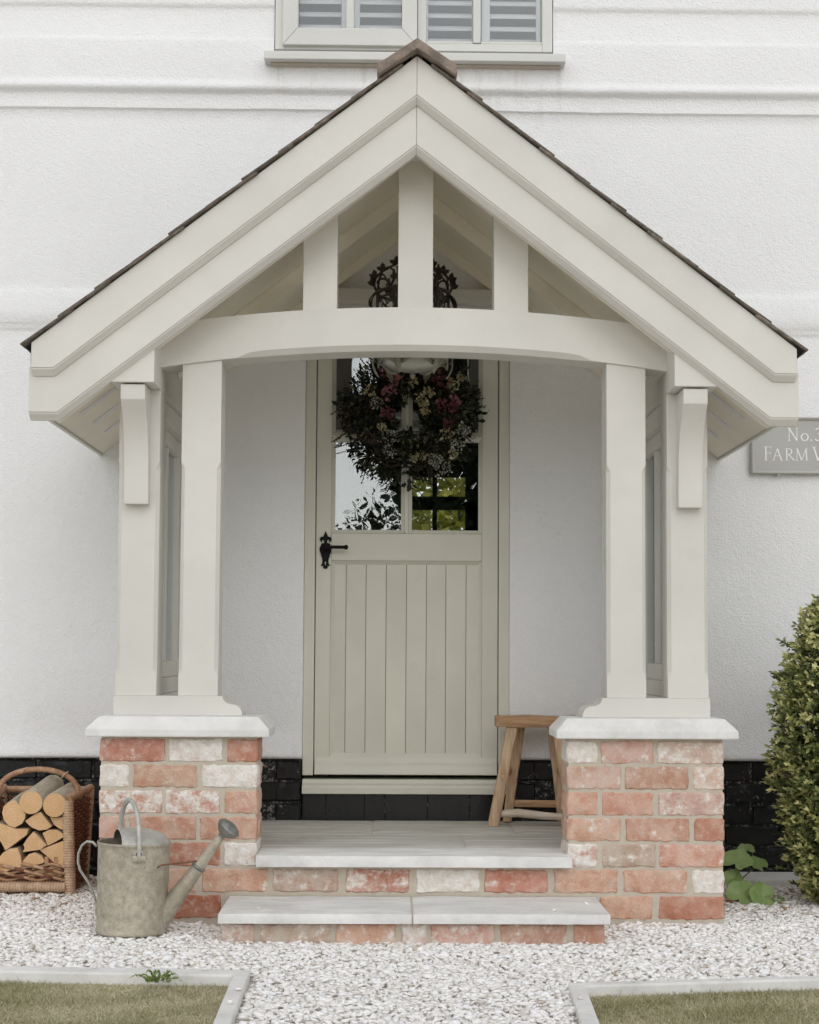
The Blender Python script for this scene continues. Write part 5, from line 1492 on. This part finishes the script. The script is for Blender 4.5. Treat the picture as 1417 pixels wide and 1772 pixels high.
log('long triangular split log against the lower right basket post', [(515, 1112), (640, 1065), (760, 1020), (850, 985), (850, 1340), (805, 1348), (720, 1280), (620, 1190)], -0.482, seed=9)
log('broad split log with rounded left side low at the left of the basket', [(-40, 1400), (-30, 1260), (0, 1240), (60, 1150), (150, 1092), (250, 1086), (290, 1180), (310, 1280), (300, 1330), (150, 1374), (50, 1420)], -0.488, seed=10)
log('half round log with domed top low in the middle of the basket', [(308, 1326), (322, 1240), (390, 1166), (470, 1142), (550, 1180), (602, 1262), (560, 1285), (440, 1305)], -0.486, seed=11)
log('low domed log showing just above the front basket rail', [(370, 1460), (390, 1390), (450, 1342), (550, 1312), (610, 1342), (630, 1400), (600, 1460)], -0.480, seed=12)
log('small triangular log behind the front rail by the right basket post', [(622, 1450), (640, 1342), (692, 1290), (750, 1325), (815, 1360), (815, 1450)], -0.478, seed=13)

# ================================================================== PLANTS
# clipped box bush
bush = thing('box_bush', 'tall clipped green box bush standing in the gravel beside the wall', 'bush', (1.73, -0.72, 0))
def profile_r(z):
    P = [(0.0, 0.17), (0.06, 0.21), (0.28, 0.27), (0.55, 0.30), (0.85, 0.275), (1.08, 0.20), (1.22, 0.11), (1.29, 0.02)]
    zz = [p[0] for p in P]; rr = [p[1] for p in P]
    return np.interp(z, zz, rr)
def bush_foliage(ns, per, inset, tint0, tint1, nm):
    z = rng.uniform(0.02, 1.27, ns * 3)
    keep = rng.uniform(0, 0.32, ns * 3) < profile_r(z)
    z = z[keep][:ns]; n = len(z)
    a = rng.uniform(0, 2 * PI, n)
    lump = 1 + 0.07 * np.sin(5 * a + 7 * z) * np.sin(9 * z + 2 * a) + 0.085 * rng.normal(0, 1, n)
    r = profile_r(z) * lump - inset * rng.uniform(0, 1, n)
    out = np.stack([np.cos(a), np.sin(a), np.full(n, 0.35)], 1) + rng.normal(0, 0.35, (n, 3))
    out /= np.linalg.norm(out, axis=1, keepdims=True)
    gap = np.sin(7.3 * a + 5 * z) * np.sin(17 * z + 2.1 * a) + 0.6 * np.sin(23 * a + 3) * np.sin(31 * z + 1)
    r = r - (gap > 0.85) * 0.07 + (gap < -0.8) * 0.014
    p = np.stack([1.73 + r * np.cos(a), -0.72 + r * np.sin(a), z], 1)
    P = np.repeat(p, per, 0); D = np.repeat(out, per, 0)
    t_ = np.tile(np.linspace(0, 1, per), n)
    P = P + D * (t_ * 0.045)[:, None] - D * 0.03
    d = D * (0.55 + 0.8 * t_)[:, None] + rng.normal(0, 0.55, (n * per, 3))
    R_ = rot_from_z(d, rng.uniform(0, 6.28, n * per)) * rng.uniform(0.017, 0.030, n * per)[:, None, None] * np.array([[[0.85, 1, 1]]])
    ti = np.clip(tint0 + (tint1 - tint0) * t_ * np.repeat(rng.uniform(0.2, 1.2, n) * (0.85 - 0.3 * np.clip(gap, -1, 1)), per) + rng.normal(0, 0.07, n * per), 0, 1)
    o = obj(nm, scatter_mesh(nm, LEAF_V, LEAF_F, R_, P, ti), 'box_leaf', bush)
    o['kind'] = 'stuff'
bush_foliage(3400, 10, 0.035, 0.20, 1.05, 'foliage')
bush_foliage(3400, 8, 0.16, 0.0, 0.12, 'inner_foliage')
st_ = G()
for k in range(7):
    a = k * 0.9; st_.tube([(1.73 + 0.02 * math.cos(a), -0.72 + 0.02 * math.sin(a), -0.02), (1.73 + 0.08 * math.cos(a), -0.72 + 0.08 * math.sin(a), 0.4), (1.73 + 0.1 * math.cos(a), -0.72 + 0.1 * math.sin(a), 0.85)], [0.012, 0.008, 0.004], 6)
for k in range(46):
    a = random.uniform(PI * 0.75, PI * 1.75); zz = random.uniform(0.1, 1.1); r_ = float(profile_r(zz))
    p0 = Vector((1.73 + (r_ - 0.06) * math.cos(a), -0.72 + (r_ - 0.06) * math.sin(a), zz))
    st_.tube([p0, p0 + Vector((math.cos(a) * 0.075, math.sin(a) * 0.075, random.uniform(0.0, 0.05)))], [0.0022, 0.0012], 4)
obj('stem', st_, 'bark', bush)
for k in range(5):
    a = random.uniform(PI * 0.95, PI * 1.6); zz = random.uniform(0.25, 1.0); r_ = float(profile_r(zz))
    n = 9; c = np.array([1.73 + (r_ + 0.015) * math.cos(a), -0.72 + (r_ + 0.015) * math.sin(a), zz])
    d = rng.normal(0, 0.8, (n, 3)) + np.array([math.cos(a), math.sin(a), 0.2])
    R_ = rot_from_z(d, rng.uniform(0, 6.28, n)) * rng.uniform(0.02, 0.032, n)[:, None, None]
    obj('dead_sprig', scatter_mesh('dead_sprig', LEAF_V, LEAF_F, R_, c + rng.normal(0, 0.006, (n, 3)), rng.uniform(0, 1, n)), 'petal_cream', bush)

# broad leaved plant by the pier
bp = thing('broad_leaf_plant', 'low plant with broad round green leaves growing at the brick pier', 'plant', (1.24, -0.62, 0))
def round_leaf(center, r, nrm, stem_from, seed):
    c = Vector(center); n = Vector(nrm).normalized()
    u = n.orthogonal().normalized(); w = n.cross(u)
    K, J = 28, 4
    gg = G(); vv = [tuple(c - n * 0.012)]
    for j in range(1, J + 1):
        for k in range(K):
            a = 2 * PI * k / K + seed
            lob = 1 + 0.06 * math.cos(a * 5 + seed) + 0.035 * math.cos(a * 13)
            notch = 1 - 0.55 * math.exp(-((k - 14) / 1.5) ** 2)
            rr_ = r * j / J * lob * (notch if j > 1 else 1)
            h = 0.25 * r * (j / J) ** 2 * (0.25 * math.sin(a * 5 + seed) + 0.35 * math.sin(a * 2 + seed)) - 0.012 * (1 - j / J)
            vv.append(tuple(c + u * math.cos(a) * rr_ + w * math.sin(a) * rr_ + n * h))
    ff = [(0, 1 + k, 1 + (k + 1) % K) for k in range(K)]
    for j in range(J - 1):
        for k in range(K):
            a, b = 1 + j * K + k, 1 + j * K + (k + 1) % K
            ff.append((a, a + K, b + K, b))
    gg.add(vv, ff)
    o = obj('leaf', gg, 'big_leaf', bp, smooth=60)
    mid = (Vector(stem_from) + c) / 2 + Vector((0, 0, 0.02))
    obj('leaf_stalk', G().tube([stem_from, mid, tuple(c - n * 0.012)], 0.003, 5), 'weed_leaf', o)
def pxw(px, py, Y):    # plant coordinates measured on the photograph's wall-side plane
    k = (Y + 7.0) / 6.3
    return (-0.0754 + (px - 679.0) / 444.4 * k, Y, 0.957 + (1132.0 - py) / 444.4 * k)
for i, (px, py, Y, r, nrm) in enumerate([(1275, 1482, -0.60, 0.058, (-.15, -.6, .8)), (1310, 1488, -0.55, 0.045, (.3, -.5, .8)), (1280, 1538, -0.70, 0.056, (-.2, -.8, .55)), (1318, 1542, -0.72, 0.054, (.15, -.85, .5)),
                                       (1265, 1512, -0.62, 0.040, (-.2, -.6, .7)), (1340, 1556, -0.70, 0.036, (.3, -.4, .85)), (1318, 1570, -0.76, 0.038, (.1, -.75, .6)), (1352, 1552, -0.66, 0.030, (.4, -.4, .8)), (1290, 1462, -0.45, 0.035, (.1, -.4, .9))]):
    round_leaf(pxw(px, py, Y), r, nrm, (1.245 + 0.01 * i % 0.03, -0.60, 0.0), i * 1.7)
o_red = obj('fallen_petals', G().add([(1.20, -0.80, 0.022), (1.225, -0.81, 0.02), (1.228, -0.785, 0.028), (1.205, -0.78, 0.03)], [(0, 1, 2, 3)]).add([(1.165, -0.85, 0.018), (1.18, -0.86, 0.018), (1.185, -0.845, 0.025)], [(0, 1, 2)]), 'rusty_wire', bp)

# ferny weed over the left kerb
wd = thing('ferny_weed', 'small ferny green weed leaning over the kerb of the lawn', 'weed', (-0.79, -2.20, 0))
for k, (dx, dy, dz) in enumerate(((-0.10, -0.02, 0.025), (-0.06, -0.05, 0.035), (-0.02, -0.06, 0.02), (0.03, -0.05, 0.03), (0.08, -0.02, 0.03), (0.05, 0.02, 0.035), (-0.04, -0.01, 0.045), (0.10, -0.05, 0.015), (0.0, -0.03, 0.05))):
    n = 22
    b0 = np.array([-0.745 + dx * 0.1, -2.262 + dy * 0.1, 0.0]); tip = np.array([-0.745 + dx * 0.85, -2.262 + dy, dz * 0.8])
    t_ = np.linspace(0.15, 1, n)[:, None]
    P = b0 + (tip - b0) * t_ + np.array([[0, 0, 1]]) * 0.02 * np.sin(t_ * PI)
    ax = (tip - b0) / np.linalg.norm(tip - b0)
    sd2 = np.cross(ax, [0, 0, 1.0]); sd2 /= np.linalg.norm(sd2)
    sg_ = np.where(np.arange(n) % 2 == 0, 1, -1)[:, None]
    d = sd2 * sg_ + ax * 0.6 + rng.normal(0, 0.15, (n, 3)) + np.array([[0, 0, 0.3]])
    R_ = rot_from_z(d, rng.uniform(0, 6.28, n)) * (0.021 * (1.15 - t_))[:, :, None]
    obj('frond', scatter_mesh('frond', LEAF_V, LEAF_F, R_, P, rng.uniform(0, 1, n)), 'weed_leaf', wd)

# trees and hedge behind the viewer, mirrored in the door glass; garden hedge seen through the hall
def foliage(nm, parent, n, cen, rad, smin, smax, mat, tmax=1.0):
    d = rng.normal(0, 1, (n, 3)); d /= np.linalg.norm(d, axis=1, keepdims=True)
    rr = rng.uniform(0.45, 1.0, n) ** 0.5
    lob = 1 + 0.18 * np.sin(d[:, 0] * 5 + 1) * np.sin(d[:, 2] * 6 + 2) + 0.12 * np.sin(d[:, 1] * 9)
    P = np.array(cen) + d * rr[:, None] * lob[:, None] * np.array(rad)
    P[:, 2] = np.maximum(P[:, 2], 0.05)
    R_ = rot_from_z(d + rng.normal(0, 0.8, (n, 3)), rng.uniform(0, 6.28, n)) * rng.uniform(smin, smax, n)[:, None, None]
    o = obj(nm, scatter_mesh(nm, LEAF_V, LEAF_F, R_, P, rng.uniform(0, tmax, n)), mat, parent)
    o['kind'] = 'stuff'
def tree(label, x, y, h, r, n):
    t_ = thing('garden_tree', label, 'tree', (x, y, 0), 'trees behind the viewer')
    obj('trunk', G().tube([(x, y, -0.1), (x + 0.1, y, h * 0.3), (x - 0.05, y, h * 0.65)], [0.22, 0.17, 0.07], 10)
        .tube([(x + 0.08, y, h * 0.3), (x + r * 0.5, y, h * 0.6)], [0.1, 0.04], 7).tube([(x, y, h * 0.4), (x - r * 0.4, y + 0.3, h * 0.68)], [0.09, 0.03], 7), 'bark', t_)
    foliage('crown', t_, n, (x, y, h * 0.62), (r, r, h * 0.40), 0.25, 0.5, 'tree_leaf')
tree('tall dark tree mirrored in the right hand door panes', 2.9, -29, 10.0, 2.9, 14000)
tree('second dark tree further right behind the viewer', 8.0, -31, 8.0, 2.8, 7000)
tree('small tree far to the left behind the viewer', -9.5, -34, 5.5, 2.4, 6000)
hd = thing('boundary_hedge', 'long dark hedge mirrored in the lower left door pane', 'hedge', (-2, -15, 0))
for cx in (-7.2, -5.4, -3.6, -1.9, -0.3):
    foliage('crown', hd, 11000, (cx, -15.5, 1.30 + 0.12 * math.sin(cx * 3)), (1.25, 0.8, 1.75), 0.05, 0.11, 'tree_leaf')
gh = thing('back_garden_hedge', 'yellow-green hedge seen through the glass beyond the hall window', 'hedge', (0.4, 6.4, 0))
foliage('crown', gh, 26000, (0.4, 6.6, 1.6), (2.4, 1.0, 1.9), 0.07, 0.15, 'hedge_leaf')

# ================================================================== GRAVEL AND GRASS
from math import sin
ico = bmesh.new(); bmesh.ops.create_icosphere(ico, subdivisions=1, radius=1.0)
ICV = np.array([tuple(v.co) for v in ico.verts]); ICF = np.array([[v.index for v in f.verts] for f in ico.faces]); ico.free()
sp = 0.0150
xs = np.arange(-2.3, 2.3, sp); ys = np.arange(-3.3, -0.005, sp)
XX, YY = np.meshgrid(xs, ys); XX = XX.ravel() + rng.uniform(-.5, .5, XX.size) * sp; YY = YY.ravel() + rng.uniform(-.5, .5, YY.size) * sp
ok = np.abs(XX) < 1.45 + (YY + 3.3) * 0.27
ok &= ~((np.abs(XX) < 1.10) & (YY > YP + 0.012)) & ~((np.abs(XX) < 0.625) & (YY > -1.50)) & ~((XX > 1.29) & (YY > -0.28))
kl = lambda x: -2.143 - (x + 0.49) * 0.0735            # back edge of left kerb
kr = lambda x: -2.325 + (x - 0.432) * 0.157
ok &= ~((XX < -0.475) & (YY < kl(XX) + 0.004)) & ~((XX > 0.40) & (YY < kr(XX) + 0.004) & (XX > 0.432 + (YY + 2.325) * 0.041 - 0.004))
XX, YY = XX[ok], YY[ok]; n = len(XX)
ex = np.array([[-0.62, -2.17, .030], [-0.95, -2.14, .030], [-1.12, -2.125, .030], [-0.495, -2.45, .030], [-0.50, -2.62, .030], [0.62, -2.32, .030], [0.9, -2.28, .030], [1.08, -2.255, .030], [0.44, -2.55, .030],
               [-0.52, -1.49, .102], [0.47, -1.52, .102], [0.60, -1.36, .102]])
n0 = n; XX = np.concatenate([XX, ex[:, 0]]); YY = np.concatenate([YY, ex[:, 1]]); n = len(XX)
size = rng.uniform(0.0075, 0.0155, n) * (1 + 0.35 * (rng.uniform(0, 1, n) > 0.9))
ZZ = rng.uniform(-0.005, 0.005, n) + 0.006 * np.sin(XX * 3.1 + 1) * np.sin(YY * 4.3) + np.where((np.abs(XX) < 0.75) & (YY > -1.66), -0.010, 0)
ZZ[n0:] = ex[:, 2]; size[n0:] *= 0.7
ani = np.stack([rng.uniform(0.8, 1.35, n), rng.uniform(0.65, 1.0, n), rng.uniform(0.28, 0.55, n)], 1)
d = rng.normal(0, 0.27, (n, 3)) + np.array([[0, 0, 1]])
Rm = rot_from_z(d, rng.uniform(0, 6.28, n)) * (ani * size[:, None])[:, None, :]
half_ = [None] * 3
parts = np.array_split(np.arange(n), 3)
big_v = []
me_parts = []
for q, ii in enumerate(parts):
    pass
jit = 1 + rng.uniform(-0.36, 0.30, (6, len(ICV), 1))
shape = rng.integers(0, 6, n)
V_all, F_all, T_all = [], [], []
base = 0
tint = rng.uniform(0, 1, n) ** 0.5
# browner, dirtier stones near the walls
near = np.clip((YY + 1.15) / 0.8, 0, 1) * (np.abs(XX) > 1.1)
tint = np.clip(tint - near * rng.uniform(0, 0.55, n), 0, 1)
for k in range(6):
    ii = np.where(shape == k)[0]
    bv = ICV * jit[k]
    V = np.einsum('nij,kj->nki', Rm[ii], bv) + np.stack([XX[ii], YY[ii], ZZ[ii]], 1)[:, None, :]
    F = ICF[None] + (np.arange(len(ii)) * len(bv))[:, None, None] + base
    base += len(ii) * len(bv)
    V_all.append(V.reshape(-1, 3)); F_all.append(F.reshape(-1, 3)); T_all.append(np.repeat(tint[ii], len(bv)))
V = np.concatenate(V_all); F = np.concatenate(F_all); T = np.concatenate(T_all)
me = bpy.data.meshes.new('gravel')
me.vertices.add(len(V)); me.vertices.foreach_set('co', V.reshape(-1).astype(np.float32))
me.loops.add(F.size); me.loops.foreach_set('vertex_index', F.reshape(-1).astype(np.int32))
me.polygons.add(len(F)); me.polygons.foreach_set('loop_start', (np.arange(len(F)) * 3).astype(np.int32)); me.polygons.foreach_set('loop_total', np.full(len(F), 3, np.int32))
a = me.attributes.new('tint', 'FLOAT', 'POINT'); a.data.foreach_set('value', T.astype(np.float32))
me.update(); me.validate()
o = obj('gravel', me, 'gravel_stone'); tag(o, 'loose white and cream stone chippings covering the path', 'gravel'); o['kind'] = 'stuff'

def grass(label, poly_test, xr, yr, n):
    x = rng.uniform(*xr, n); y = rng.uniform(*yr, n)
    k = poly_test(x, y); x, y = x[k], y[k]; n = len(x)
    patch = 0.5 + 0.5 * np.sin(x * 7 + 2 * np.sin(y * 9)) * np.sin(y * 11 + 1.5 * np.sin(x * 5))
    d = rng.normal(0, 0.75, (n, 3)); d[:, 2] = 0.6
    L_ = rng.uniform(0.007, 0.020, n) * (0.75 + 0.5 * patch)
    R_ = rot_from_z(d, rng.uniform(0, 6.28, n)) * np.stack([0.10 * np.ones(n) * 0.030, np.full(n, 0.003), L_], 1)[:, None, :]
    L_ = np.where(rng.uniform(0, 1, n) > 0.975, L_ * 2.1, L_)
    R_ = rot_from_z(d, rng.uniform(0, 6.28, n)) * np.stack([0.0030 * np.ones(n), np.full(n, 0.003), L_], 1)[:, None, :]
    ti = np.clip(0.55 - 0.45 * patch + rng.normal(0.10, 0.27, n), 0, 1)
    V_ = [(0.5, 0, 0), (-0.5, 0, 0), (0, 0.6, 1.0)]
    o = obj('grass', scatter_mesh('grass', V_, [(0, 1, 2)], R_, np.stack([x, y, np.full(n, -0.012)], 1), ti), 'grass_blade')
    tag(o, label, 'grass'); o['kind'] = 'stuff'
grass('short olive lawn grass in front of the watering can', lambda x, y: (y < kl(x) - 0.085) & (x < -0.537 + (y + 2.225) * -0.02), (-1.9, -0.5), (-3.2, -1.9), 150000)
grass('short olive lawn grass in front of the box bush', lambda x, y: (y < kr(x) - 0.04) & (x > 0.482 + (y + 2.36) * 0.042), (0.42, 1.9), (-3.2, -1.9), 150000)
